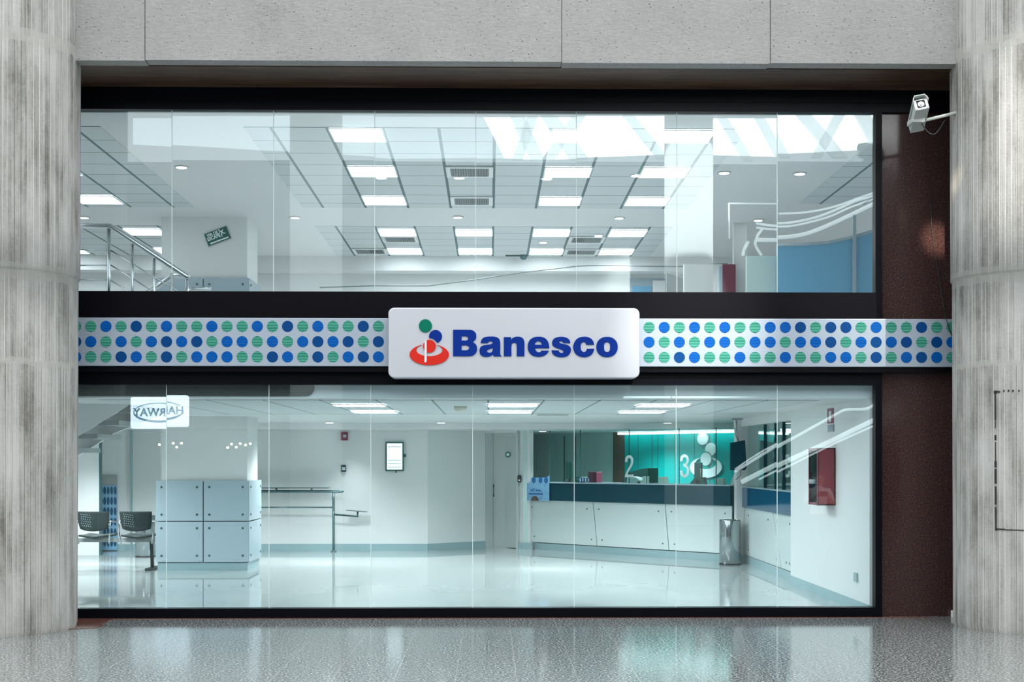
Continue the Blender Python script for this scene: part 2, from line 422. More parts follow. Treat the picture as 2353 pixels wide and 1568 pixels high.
def column(name, cx, cy, label, extra=None):
    o = thing(name, label, 'column', (cx, cy, 0), 0, None, 'structure')
    n = 96; zs = [0, .05, .5, 1.0, 1.6, 2.2, 2.9, 3.435, 3.445, 4.0, 4.8, 5.6, 6.4, 9.5]
    vs, fs = [], []
    for z in zs:
        r = .75 + (.0 if z < 3.44 else .016) + z * .003 + (-.012 if z < .03 else 0)
        for j in range(n):
            q = 2 * math.pi * j / n
            vs.append((r * math.cos(q), r * math.sin(q), z))
    for i in range(len(zs) - 1):
        for j in range(n): fs.append([i * n + j, i * n + (j + 1) % n, (i + 1) * n + (j + 1) % n, (i + 1) * n + j])
    mb = MB(); mb.add(vs, fs, 0, True); part('shaft', mb, M['column'], o, True)
    return o
RC = .75
lc = on_plane(170, 1440, -.85)
col_l = column('concrete_column', lc.x - RC, -.85, 'round board-marked concrete column left of the shop windows')
rc = on_plane(2199, 1440, -.85)
col_r = column('concrete_column', rc.x + RC + .005, -.85, 'round concrete column with tape marks beside the brown granite wall')
# remains of a taped rectangle on the right column
def tape(u0, v0, u1, v1, wd, n=2):
    """thin strip following the column's curve between two photo points"""
    cx, cy = rc.x + RC + .005, -.85
    pts = []
    for i in range(n):
        t = i / (n - 1); u = u0 + (u1 - u0) * t; v = v0 + (v1 - v0) * t
        k = (u - 1176.5) / F; d = Vector((ST + k * CT, CT - k * ST)); o = Vector((0 - cx, -D - cy))
        R = .7565 + .003; b = o.dot(d); c = o.dot(o) - R * R; A = d.dot(d); s = (-b - math.sqrt(max(b * b - A * c, 0))) / A
        X, Y = o.x + s * d.x, o.y + s * d.y; fw = (X + cx) * ST + (Y + cy + D) * CT
        pts.append(Vector((X, Y, HE + (HV - v) * fw / F)))
    return pts
mb = MB()
def strip(p, q, wd):
    r = Vector((p.x, p.y, 0)).normalized(); t = (q - p).normalized(); s = r.cross(t).normalized() * wd / 2
    mb.prism([p - s, p + s, q + s, q - s], r * .003)
for v0, v1, w_ in ((898, 905, .03), (903, 966, .012), (966, 985, .006), (1000, 1012, .016), (1016, 1060, .008), (1060, 1075, .02), (1078, 1112, .018), (1118, 1160, .014), (1166, 1220, .012)):
    p = tape(2287 + (v0 - 897) * .004, v0, 2287 + (v1 - 897) * .004, v1, 0); strip(p[0], p[1], w_)
for u0, u1, vv, w_ in ((2286, 2298, 900, .016), (2306, 2308, 898, .02), (2316, 2319, 898, .02), (2326, 2329, 898, .02), (2340, 2343, 898, .016), (2287, 2310, 1216, .012), (2310, 2353, 1218, .008)):
    p = tape(u0, vv, u1, vv + 1, 0); strip(p[0], p[1], w_)
part('tape_marks', mb, M['tape'], col_r, True)

# rough grey beam spanning between the columns
ZB = 5.555; YB0, YB1 = -.90, -.72
mb = MB()
xs = [-4.6] + [on_plane(u, 60, YB0).x for u in (333, 1291, 1770)] + [5.2]
for i in range(4):
    mb.box(xs[i] + (.004 if i else 0), xs[i + 1] - .004, YB0, YB1, ZB + (.008 if i % 2 else 0), 9.5)
mb.box(-4.6, 5.2, YB0 + .02, .0, ZB + .012, 9.5)
struct('wall_front_beam', mb, M['beam'])
mb = MB(); mb.box(-4.5, 5.0, -.725, .02, ZB - .002, ZB + .02); mb.box(-4.5, 5.0, -.075, -.055, ZB - .02, ZB - .002)
struct('ceiling_soffit', mb, M['soffit'])

# black bands of the shopfront
W_L, W_R = -4.35, on_plane(2009, 900, 0).x
G_R = on_plane(2024, 900, 0).x
def zf(v, X=0, Y=0): return HE + (HV - v) * (X * ST + (Y + D) * CT) / F
z_top, z_uh, z_us, z_bt, z_bb, z_lh, z_ls = ZB - .002, zf(257), zf(672.5), zf(731, 0, -.1), zf(843, 0, -.1), zf(885), zf(1397)
mb = MB(); mb.box(-4.5, 5.0, -.06, .08, z_uh + .10, z_top); mb.box(-4.5, 5.0, -.045, .07, z_uh, z_uh + .10); struct('trim_1', mb, M['dark_frame'])
mb = MB(); mb.box(-4.5, G_R, -.06, .10, z_bt - .02, z_us); mb.box(-4.5, G_R, -.075, -.06, z_bt + .004, z_bt + .03); struct('trim_2', mb, M['bronze'])
mb = MB(); mb.box(-4.5, G_R, -.05, .10, z_lh, z_bb + .03); struct('trim_3', mb, M['dark_frame'])
mb = MB(); mb.box(-4.5, G_R, -.055, .08, 0.0, z_ls); struct('trim_4', mb, M['dark_frame'])
mb = MB(); mb.box(-4.5, 4.66, -.06, .10, z_bb, z_bt); struct('trim_5', mb, M['bronze'])
mb = MB()
mb.box(W_R, G_R, -.045, .07, z_us, z_uh); mb.box(W_R, G_R, -.045, .07, z_ls, z_lh); struct('trim_6', mb, M['dark_frame'])
# brown granite wall right of the glazing
mb = MB(); mb.box(G_R, 5.6, .0, .25, z_bt, z_uh + .02); mb.box(G_R, 5.6, .0, .25, .0, z_bb + .02)
struct('wall_right', mb, M['granite'])

# ------------------------------------------------------------------ the two glazed fronts
def glazing(name, z0, z1, us, vmid, label):
    o = thing(name, label, 'window', (0, 0, z0), 0, None, 'structure')
    xs = [W_L] + [on_plane(u, vmid, 0).x for u in us] + [W_R]
    g, j = MB(), MB()
    rnd = random.Random(len(name) + int(z0 * 10))
    tl = TILTS[name]
    for i in range(len(xs) - 1):
        x0, x1 = xs[i] + .003, xs[i + 1] - .003; xm, zm = (x0 + x1) / 2, (z0 + z1) / 2
        a, b = tl[i]
        vs = []
        for z in (z0, z1):
            for y in (0, .012):
                for x in (x0, x1): vs.append((x, y + a * (x - xm) + b * (z - zm), z))
        g.add(vs, [(0, 1, 5, 4), (2, 6, 7, 3)])
        if i: j.box(xs[i] - .0024, xs[i] + .0024, -.002, .014, z0, z1)
    part('glass', g, M['glass'], o)
    part('glass_joint', j, M['seal'], o)
    return o
TILTS = {'window_1': [(0, .0008), (.0004, -.0003), (-.0004, -.0006), (0, 0), (.0003, .0003), (-.0005, -.0003), (.0005, .0009), (-.0007, -.0008)],
         'window_2': [(.0, .0012), (.0003, .0), (-.0004, .0004), (0, -.0002), (.0003, .0003), (-.0005, 0), (.0003, -.0004), (-.0003, .0005)]}
glazing('window_1', z_us, z_uh, (395, 628.5, 861, 1093.5, 1324.5, 1555.5, 1786), 465, 'upper shop window of eight frameless glass panes above the dotted sign band')
glazing('window_2', z_ls, z_lh, (382.5, 618, 852, 1086, 1319.4, 1553.5, 1786), 1140, 'lower shop window of eight frameless glass panes at floor level')

# ------------------------------------------------------------------ outline helpers for lettering
def smooth_loop(pts, res=7):
    """closed outline: (x, y) points are smooth, (x, y, 1) are corners"""
    n = len(pts); P = [Vector((p[0], p[1])) for p in pts]; c = [len(p) > 2 for p in pts]; out = []
    for i in range(n):
        a, b = P[i], P[(i + 1) % n]; ca, cb = c[i], c[(i + 1) % n]
        if ca and cb: out.append(a); continue
        ta = (b - a) if ca else (b - P[i - 1]) * .5
        tb = (b - a) if cb else (P[(i + 2) % n] - a) * .5
        d = (b - a).length
        for t_, q in ((ta, 0), (tb, 1)):
            if t_.length > d * 1.3: t_ *= d * 1.3 / t_.length
        for k in range(res):
            t = k / res; h1 = 2*t**3-3*t**2+1; h2 = t**3-2*t**2+t; h3 = -2*t**3+3*t**2; h4 = t**3-t**2
            out.append(a * h1 + ta * h2 + b * h3 + tb * h4)
    return out
def sup(cx, cy, a, b, e=2.0, n=40):
    out = []
    for i in range(n):
        q = 2 * math.pi * i / n; cs, sn = math.cos(q), math.sin(q)
        out.append(Vector((cx + a * math.copysign(abs(cs) ** (2 / e), cs), cy + b * math.copysign(abs(sn) ** (2 / e), sn))))
    return out
def fill2d(loops, depth):
    """filled outlines with holes -> (verts, faces) in x, y with thickness depth"""
    cu = bpy.data.curves.new('outline', 'CURVE'); cu.dimensions = '2D'; cu.fill_mode = 'BOTH'; cu.extrude = depth / 2
    for lp in loops:
        s = cu.splines.new('POLY'); s.points.add(len(lp) - 1); s.use_cyclic_u = True
        for p, q in zip(s.points, lp): p.co = (q[0], q[1], 0, 1)
    o = bpy.data.objects.new('outline', cu); C.objects.link(o)
    me = bpy.data.meshes.new_from_object(o.evaluated_get(bpy.context.evaluated_depsgraph_get()))
    r = ([v.co.copy() for v in me.vertices], [list(p.vertices) for p in me.polygons])
    bpy.data.objects.remove(o); bpy.data.curves.remove(cu); bpy.data.meshes.remove(me)
    return r
def text2d(s, size=1.0, depth=.004, bold=0.0, sx=1.0):
    cu = bpy.data.curves.new('words', 'FONT'); cu.body = s; cu.size = size; cu.extrude = depth / 2; cu.offset = bold; cu.align_x = 'CENTER'; cu.align_y = 'CENTER'; cu.resolution_u = 4
    o = bpy.data.objects.new('words', cu); C.objects.link(o)
    me = bpy.data.meshes.new_from_object(o.evaluated_get(bpy.context.evaluated_depsgraph_get()))
    r = ([Vector((v.co.x * sx, v.co.y, v.co.z)) for v in me.vertices], [list(p.vertices) for p in me.polygons])
    bpy.data.objects.remove(o); bpy.data.curves.remove(cu); bpy.data.meshes.remove(me)
    return r
def upright(vf, at, rot=0.0, rz=0.0, mi=0, mb=None, flip=False):
    """stand a flat outline upright at a point, facing the street; rot turns it in its own plane, rz about the vertical"""
    mb = mb or MB(); R = Matrix.Translation(at) @ Matrix.Rotation(rz, 4, 'Z') @ Matrix.Rotation(math.radians(90), 4, 'X') @ Matrix.Rotation(rot, 4, 'Z')
    mb.add([R @ p for p in vf[0]], vf[1], mi); return mb

# ------------------------------------------------------------------ bank sign
YS = -.34
a, b = on_plane(892, 707, YS), on_plane(1470, 869, YS)
sign = thing('shop_sign', 'wide silver bank sign with rounded corners, blue lettering and a dot-and-ring emblem', 'sign', ((a.x + b.x) / 2, YS, b.z))
lw_, lh_ = (b.x - a.x), (a.z - b.z); r_ = .062
lp = []
for cx, cy, q0 in ((lw_/2 - r_, lh_ - r_, 0), (-lw_/2 + r_, lh_ - r_, 90), (-lw_/2 + r_, r_, 180), (lw_/2 - r_, r_, 270)):
    for k in range(7): q = math.radians(q0 + 15 * k); lp.append(Vector((cx + r_ * math.cos(q), cy + r_ * math.sin(q))))
bm = bmesh.new(); vv = [bm.verts.new((p.x, 0, p.y)) for p in lp]; f = bm.faces.new(vv)
ex = bmesh.ops.extrude_face_region(bm, geom=[f]); bmesh.ops.translate(bm, verts=[q for q in ex['geom'] if isinstance(q, bmesh.types.BMVert)], vec=(0, .26, 0))
bmesh.ops.bevel(bm, geom=[e for e in bm.edges if all(abs(q.co.y) < 1e-5 for q in e.verts)], offset=.012, segments=3, affect='EDGES', profile=.5)
mb = MB(); mb.bm(bm); part('sign_box', mb, M['sign_silver'], sign, True)
def trace(loops, ox, oy, sc, Y, mi=0, depth=.012, mbx=None):
    """outlines measured on the photo, carried onto the plane Y"""
    conv = []
    for lp in loops:
        q = []
        for p in lp:
            w3 = on_plane(ox + p[0] / sc, oy + p[1] / sc, Y); q.append(Vector((w3.x, w3.z)))
        conv.append(q)
    v, f = fill2d(conv, depth)
    mbx = mbx or MB(); mbx.add([(p.x, Y - p.z, p.y) for p in v], f, mi); return mbx
LET = {
 'B': [smooth_loop([(93,105,1),(290,105),(350,113),(388,145),(398,185),(390,228),(352,268,1),(395,300),(409,350),(398,402),(360,440),(300,452),(93,452,1)]),
       smooth_loop([(205,190,1),(262,190),(286,202),(291,218),(285,236),(262,246),(205,246,1)]), smooth_loop([(205,310,1),(270,310),(298,324),(304,342),(297,362),(270,374),(205,374,1)])],
 'a': [smooth_loop([(457,280,1),(463,245),(490,212),(530,198),(590,193),(650,198),(695,220),(712,260),(715,330),(714,425),(734,455,1),(632,455,1),(615,428,1),(590,450),(540,461),(485,454),(452,428),(441,385),(450,340),(478,316),(530,304),(592,295),(612,283),(613,268),(600,259),(580,256),(562,263),(550,280,1)]),
       smooth_loop([(617,345,1),(575,358),(549,370),(540,385),(548,400),(572,408),(597,402),(612,380)])],
 'n': [smooth_loop([(762,202,1),(858,202,1),(857,240,1),(880,213),(920,197),(965,196),(1005,212),(1028,245),(1034,290),(1034,453,1),(932,453,1),(932,330),(925,288),(898,275),(870,288),(862,330),(862,453,1),(762,453,1)])],
 'e': [smooth_loop([(1362,348,1),(1358,310),(1340,255),(1295,210),(1220,195),(1145,210),(1094,255),(1076,328),(1094,398),(1145,446),(1220,460),(1288,448),(1335,415),(1356,380,1),(1257,380,1),(1245,395),(1225,402),(1198,393),(1180,372),(1172,348,1)]),
       smooth_loop([(1170,302,1),(1178,276),(1200,259),(1220,256),(1240,262),(1257,280),(1263,302,1)])],
 's': [smooth_loop([(1639,280,1),(1630,245),(1600,215),(1555,200),(1510,197),(1450,208),(1412,235),(1398,275),(1408,312),(1440,337),(1490,355),(1536,374),(1549,392),(1540,407),(1520,411),(1498,402),(1485,378,1),(1390,373,1),(1402,415),(1438,448),(1490,463),(1530,465),(1590,455),(1632,420),(1647,370),(1635,330),(1600,306),(1560,295),(1508,283),(1492,271),(1497,259),(1516,254),(1538,262),(1548,280,1)])],
 'c': [smooth_loop([(1952,302,1),(1942,262),(1915,224),(1870,202),(1820,196),(1755,208),(1703,250),(1676,330),(1700,408),(1750,450),(1815,465),(1872,458),(1920,430),(1945,390),(1953,355,1),(1855,357,1),(1845,385),(1820,398),(1793,388),(1777,360),(1774,330),(1777,300),(1793,274),(1815,266),(1838,276),(1848,302,1)])],
 'o': [sup(2123,331,141,134,2.15), sup(2123,332,41,65,2.6)]}
YL = YS - .006
let = MB()
for ch in 'Banesco': trace(LET[ch], 1025, 740, 5.739, YL, 0, .012, let)
part('lettering', let, M['logo_blue'], sign)
emb = part('emblem', trace([sup(622, 315, 195, 197)], 930, 725, 13.07, YL), M['logo_green'], sign, label='green disc')
bl = []
c0, r0, c1, r1 = Vector((925, 635)), 194, Vector((742, 930)), 247
for i in range(72):
    q = 2 * math.pi * i / 72; p = c0 + Vector((math.cos(q), math.sin(q))) * r0
    if (p - c1).length < r1: p = c1 + (p - c1).normalized() * r1
    bl.append(p)
part('blue_disc', trace([bl], 930, 725, 13.07, YL), M['logo_blue'], emb)
part('red_disc', trace([sup(742, 930, 193, 194)], 930, 725, 13.07, YL), M['logo_red'], emb)
ring = []
for i in range(61):
    q = math.radians(-67 + 314 * i / 60); ring.append(Vector((738 + 590 * math.cos(q), 1180 + 317 * math.sin(q))))
for i in range(61):
    q = math.radians(-127 - 286 * i / 60); ring.append(Vector((740 + 392 * math.cos(q), 1042 + 185 * math.sin(q))))
part('red_ring', trace([ring], 930, 725, 13.07, YL), M['logo_red'], emb)
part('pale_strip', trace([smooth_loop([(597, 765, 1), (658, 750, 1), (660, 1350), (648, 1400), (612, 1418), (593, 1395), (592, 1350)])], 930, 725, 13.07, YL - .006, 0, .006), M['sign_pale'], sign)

# dotted fascia bands either side
YP = -.17
DL = ["ggsgbgsggsggsgbgsggbg", "sssgsgsbsbgssgsgsbsbgb"[1:], "sggbsgbgsssggbsgbgsbs"]
DL = ["ggsgbgsggsggsgbgsggbg", "bsgsgsbsbgssgsgsbsbgb", "sggbsgbgsssggbssgbgsbs"[:14] + "sgbgsbs"]
DR = ["gsgsgsggssbgbbgsggbgg", "sgsgssgssgsbbgsbsbgbs"[:11] + "sbgsbsbgbs", "ggbsggsggsggssgbgsbsg"]
def dotted_band(u0, u1, du0, rows, vs, label, xl, xr):
    a, b = on_plane(u0, 731, YP), on_plane(u1, 843, YP)
    x0, x1 = (xl if xl is not None else a.x), (xr if xr is not None else b.x)
    zt, zb = zf(731.5, 0, YP), zf(842.5, 0, YP)
    o = thing('fascia_band', label, 'sign panel', ((x0 + x1) / 2, YP, zb))
    mb = MB(); mb.rbox(x0, x1, YP, -.04, zb, zt, .006); part('panel', mb, M['band_silver'], o)
    mb = MB()
    for r, row in enumerate(rows):
        for i, ch in enumerate(row):
            c = on_plane(du0 + 34.78 * i, vs[r], YP - .002); mi = 'bsg'.index(ch); R = .0575; n = 28
            vsx = [(c.x + R * math.cos(2*math.pi*j/n), YP - .0035, c.z + R * math.sin(2*math.pi*j/n)) for j in range(n)] + [(c.x + R * math.cos(2*math.pi*j/n), YP + .001, c.z + R * math.sin(2*math.pi*j/n)) for j in range(n)]
            mb.add(vsx, [list(range(n))] + [[j, (j+1) % n, (j+1) % n + n, j + n] for j in range(n)], mi)
    part('dot_pattern', mb, [M['dot_b'], M['dot_s'], M['dot_g']], o)
    mb = MB(); mb.box(x0, x1, YP + .03, -.045, zb - .055, zb - .004); part('base_channel', mb, M['logo_blue'] if False else M['dark_frame'], o)
    return o
dotted_band(150, 893, 173.9, DL, (750.3, 785.5, 820.5), 'silver fascia band of blue and green dots left of the bank sign', -4.35, None)
dotted_band(1468, 2196, 1491.6, DR, (752.6, 786.7, 821.6), 'silver fascia band of blue and green dots right of the bank sign', None, on_plane(2215, 780, YP).x)

# ------------------------------------------------------------------ security camera, cables, socket
pc = on_plane(2115, 245, -.95)
sc_ = thing('security_camera', 'small grey security camera on an arm from the right concrete column', 'camera', tuple(pc))
RM = Matrix.Translation(pc) @ Matrix.Rotation(math.radians(-8), 4, 'Y') @ Matrix.Rotation(math.radians(-22), 4, 'X') @ Matrix.Rotation(math.radians(-6), 4, 'Z')
mb = MB(); mb.box(-.066, .066, -.03, .34, -.062, .05, 0, RM); part('housing', mb, M['camera_shell'], sc_)
mb = MB()
for p in ([(-.076, .052), (.076, .052), (.062, .085), (-.062, .085)],):
    pts = [RM @ Vector((x, -.075, z)) for x, z in [(-.076, .02), (-.07, .056), (-.05, .088), (.05, .088), (.07, .056), (.076, .02), (.068, .02), (.062, .052), (.046, .078), (-.046, .078), (-.062, .052), (-.068, .02)]]
    mb.prism(pts, (RM.to_3x3() @ Vector((0, .40, 0))))
part('sunshield', mb, M['camera_shell'], sc_)
mb = MB(); mb.box(-.066, .066, -.045, -.030, -.062, -.044, 0, RM); mb.box(-.066, .066, -.045, -.030, .044, .052, 0, RM); mb.box(-.066, -.042, -.045, -.030, -.062, .052, 0, RM); mb.box(.042, .066, -.045, -.030, -.062, .052, 0, RM)
fr = part('front_frame', mb, M['white'], sc_)
mb = MB(); mb.box(-.042, .042, -.032, -.0302, -.044, .044, 0, RM); part('window_glass', mb, M['lens_dark'], fr)
mb = MB(); mb.lathe([(.033, 0), (.033, .008), (.026, .012), (.024, .006)], 0, 0, 0, 28, 'y')
mb.lathe([(.015, 0.004), (.015, .012), (.010, .014)], 0, 0, 0, 20, 'y')
mb.v = [RM @ (q + Vector((0, -.033, 0))) for q in mb.v]; part('lens', mb, M['steel'], sc_)
q0, q1 = pc + Vector((.0, .20, -.105)), on_plane(2186, 258, -.90) + Vector((.12, 0, .012))
mb = MB(); mb.tube([q0, pc + Vector((.09, .14, -.10)), q1], .017, 0, 8); mb.box(q1.x - .03, q1.x + .03, q1.y - .04, q1.y + .04, q1.z - .05, q1.z + .05); mb.box(pc.x - .05, pc.x + .07, pc.y + .08, pc.y + .26, pc.z - .13, pc.z - .085)
part('arm', mb, M['camera_shell'], sc_)
pts = []
for i in range(15):
    t = i / 14; u = 2117 + 56 * t; v = 283 + 26 * math.sin(math.pi * min(t * 1.05, 1)) - 18 * max(0, t - .6); pts.append(on_plane(u, v, -.80 + .0 * t))
mb = MB(); mb.tube(pts, .006, 0, 6); part('camera_cable', mb, M['black'], sc_)
mb = MB()
mb.tube([on_plane(u, v, y) for u, v, y in ((2138, 452, -.012), (2141, 520, -.012), (2147, 575, -.012), (2158, 640, -.012), (2168, 700, -.012), (2170.5, 721, -.05), (2172.5, 727, -.195), (2178, 745, -.195), (2186, 768, -.195), (2199, 795, -.195))], .006, 0, 6)
solo('dangling_cable', mb, M['black'], 'thin black cable hanging down the brown granite wall', 'cable')
mb = MB(); c = on_plane(2194, 1414, -.05); mb.rbox(c.x - .028, c.x + .03, -.10, -.002, c.z - .03, c.z + .045, .006)
sk = solo('floor_socket', mb, M['white'], 'white socket box low on the granite wall beside the right column', 'socket')
mb = MB(); mb.lathe([(.013, 0), (.013, .004)], c.x, -.099, 0, 16, 'y', c.z + .008); part('socket_hole', mb, M['black'], sk)

# ------------------------------------------------------------------ interior shell
ZC, ZU, ZL = 5.30, 3.06, 2.31       # upper ceiling, upper floor, lower ceiling
YBK = 10.35                         # back wall of the lower room
XR = 4.03
mb = MB(); mb.box(-9.5, 8.0, .08, 15.5, -.1, .0); struct('floor_inside', mb, M['floor_in'])
mb = MB(); mb.box(-9.5, 8.0, .12, 15.5, ZL, ZU); 
slab = struct('ceiling_lower', mb, M['upper_paint'])
mb = MB(); mb.box(-9.5, 8.0, .10, .119, ZL - .005, ZU); struct('trim_7', mb, M['slab_edge'])
mb = MB(); mb.box(-9.5, 8.0, 9.35, 15.5, 2.205, ZL - .001); struct('ceiling_dropped', mb, M['upper_paint'])
def tile_field(name, x0, x1, y0, y1, z, m):
    mb = MB(); mb.box(x0, x1, y0, y1, z - .006, z - .0005); return struct(name, mb, m)
tile_field('ceiling_lower_tiles', -4.26, 3.62, .60, 5.06, ZL, M['tiles_low'])
mb = MB(); mb.box(-9.5, 9.5, .075, 15.5, ZC, ZC + .12); struct('ceiling_upper', mb, M['upper_paint'])
tile_field('ceiling_tiles_front', -2.70, 2.84, .64, 5.25, ZC, M['tiles_main'])
tile_field('ceiling_tiles_back', -2.72, 2.86, 6.77, 9.73, ZC, M['tiles_main'])
tile_field('ceiling_tiles_left', -7.6, -4.26, .64, 5.25, ZC, M['tiles_left'])
tile_field('ceiling_tiles_left_back', -7.6, -4.3, 6.77, 9.73, ZC, M['tiles_left'])
tile_field('ceiling_tiles_right', 4.38, 8.2, .64, 4.86, ZC, M['tiles_right'])
# outer walls of both rooms
mb = MB(); mb.box(-9.7, -9.5, .08, 15.5, -.1, ZC + .1); struct('wall_left', mb, M['white_wall'])
mb = MB(); mb.box(9.3, 9.5, .3, 15.5, ZU, ZC + .1); struct('wall_right_upper', mb, M['white_wall'])
mb = MB(); mb.box(-9.5, 9.5, 10.2, 10.4, ZU, ZC); struct('wall_back_upper', mb, M['white_wall'])
mb = MB(); mb.box(-9.5, 9.5, 9.78, 10.2, ZC - .26, ZC); struct('ceiling_bulkhead', mb, M['upper_paint'])

# back wall of the lower room follows the floor points read from the photo
P = [Vector((-9.5, YBK)), None, None, None, None, None]
P2 = on_level(983, 1265.7, 0); P3 = on_level(1115, 1259, 0); P4 = on_level(1132, 1258.3, 0); P5 = on_level(1187, 1262, 0); P6 = on_level(1222, 1263.5, 0)
YBK = P2.y
def wall_run(name, A, B, z0, z1, th, m):
    d = Vector((B[0] - A[0], B[1] - A[1])); n = Vector((-d.y, d.x)).normalized() * th
    if n.y < 0: n = -n
    mb = MB(); mb.prism([Vector((A[0], A[1], z0)), Vector((B[0], B[1], z0)), Vector((B[0] + n.x, B[1] + n.y, z0)), Vector((A[0] + n.x, A[1] + n.y, z0))], (0, 0, z1 - z0))
    return struct(name, mb, m)
wall_run('wall_back', (-9.5, YBK), P2, 0, ZL, .15, M['white_wall'])
wall_run('wall_back_angled', P2, P3, 0, ZL, .15, M['white_wall'])
wall_run('wall_back_beside_door', P5 + Vector((0, .05, 0)), P6 - (P6 - P5) * .12 + Vector((0, .05, 0)), 0, ZL, .12, M['white_wall'])
def skirt(name, A, B, h=.125, th=.015):
    d = Vector((B[0] - A[0], B[1] - A[1])); n = Vector((d.y, -d.x)).normalized() * th
    if n.y > 0 and abs(d.x) > abs(d.y): n = -n
    if abs(d.y) >= abs(d.x) and n.x > 0: n = -n
    mb = MB(); mb.prism([Vector((A[0], A[1], 0)), Vector((B[0], B[1], 0)), Vector((B[0] + n.x, B[1] + n.y, 0)), Vector((A[0] + n.x, A[1] + n.y, 0))], (0, 0, h))
    return struct(name, mb, M['teal_base'])
mb = MB(); mb.box(P6.x - .16, P6.x - .06, P6.y + .10, 15.4, 0, ZL); struct('wall_teller_side', mb, M['grey_green'])
skirt('baseboard_back', (-9.5, YBK), P2); skirt('baseboard_back_angled', P2, P3); skirt('baseboard_beside_door', P5 + (P6 - P5) * .15, P6)
# door
dr = thing('door_1', 'plain grey door in the back wall left of the teller counter', 'door', tuple(P4), 0, None, 'structure')
def vpanel(A, B, z0, z1, th, back=0.0):
    d = Vector((B[0] - A[0], B[1] - A[1])).normalized(); n = Vector((-d.y, d.x))
    if n.y < 0: n = -n
    a, b = Vector((A[0], A[1])) + n * back, Vector((B[0], B[1])) + n * back
    m_ = MB(); m_.prism([Vector((a.x, a.y, z0)), Vector((b.x, b.y, z0)), Vector((b.x + n.x * th, b.y + n.y * th, z0)), Vector((a.x + n.x * th, a.y + n.y * th, z0))], (0, 0, z1 - z0)); return m_
mb = vpanel(P4, P5, .012, 2.10, .05, .06); part('door_leaf', mb, M['door_grey'], dr)
mb = vpanel(P3 - (P5 - P4) * .1, P5 + (P5 - P4) * .2, 0, 2.2, .03, .15); part('door_backing', mb, M['door_grey'], dr)
mb = vpanel(P3, P4, 0, 2.17, .14, -.01); 
for q in (vpanel(P4, P5, 2.10, 2.17, .14, -.01), vpanel(P5, P5 + (P6 - P5) * .12, 0, 2.17, .14, -.02)): mb.add(q.v, q.f)
part('door_frame', mb, M['door_grey'], dr)
mb = vpanel(P3, P5, 2.17, ZL, .14, 0); struct('wall_above_door', mb, M['white_wall'])
h0 = P4 + (P5 - P4) * .06
mb = MB()
c = on_line(1134, 1128, P4, P5); mb.tube([c + Vector((0, .05, -.11)), c + Vector((0, -.02, -.11)), c + Vector((0, -.02, .11)), c + Vector((0, .05, .11))], .012, 0, 8)
part('handle', mb, M['dark_teal_steel'], dr)
c = on_line(1167, 1045, P4, P5)
mb = MB(); mb.lathe([(.055, 0), (.055, .012)], c.x, c.y - .0, 0, 24, 'y', c.z); mb.lathe([(.03, 0.012), (.03, .016)], c.x, c.y, 1, 20, 'y', c.z)
solo('door_sign', mb, [M['escape_green'], M['number_white']], 'small round green sign hung on the grey door', 'sign')
c = on_line(1193, 1101, P5, P6)
mb = MB(); mb.rbox(c.x - .033, c.x + .033, c.y - .035, c.y + .01, c.z - .065, c.z + .065, .006); mb.box(c.x - .014, c.x + .014, c.y - .038, c.y - .034, c.z - .04, c.z - .012, 1)
solo('card_reader', mb, [M['black'], M['white']], 'small black card reader on the wall right of the grey door', 'card reader')

# right wall, window side
mb = MB(); y37 = on_wall_x(1817, 1300, XR).y
mb.box(XR, XR + .18, .10, y37, 0, ZL); struct('wall_right_inside', mb, M['white_wall'])
YPF = 7.30
mb = MB(); x0, x1 = on_plane(1692, 1200, YPF).x, on_plane(1720, 1200, YPF).x
mb.box(x0, x1 + .25, YPF, YPF + .2, 0, ZL); struct('wall_pier', mb, M['white_wall']); x0_pier = x0
XC2 = XR + .06
mb = MB(); mb.box(XR, XR + .18, y37, YPF, 2.19, ZL); struct('wall_right_header', mb, M['white_wall'])
skirt('baseboard_right', (XR, .10), (XR, y37), .11); 
mb = MB(); mb.box(x0 - .012, x1 + .03, YPF - .012, YPF, 0, .125); struct('baseboard_pier', mb, M['teal_base'])
# bright side room behind the second counter
mb = MB(); mb.box(6.2, 6.35, .3, 9, 0, ZL); mb.box(XR + .18, 6.2, 8.6, 8.75, 0, ZL); mb.box(XR + .18, 6.2, y37 - .8, y37 - .65, 0, ZL); struct('wall_side_office', mb, M['grey_green'])
mb = MB(); c0, c1 = on_plane(1786, 991, 7.9), on_plane(1840, 995, 7.9); mb.box(c0.x, c1.x + .3, 7.6, 7.66, c1.z - .01, c0.z + .03); solo('light_strip', mb, M['cove_light'], 'short bright light strip inside the side office', 'light')

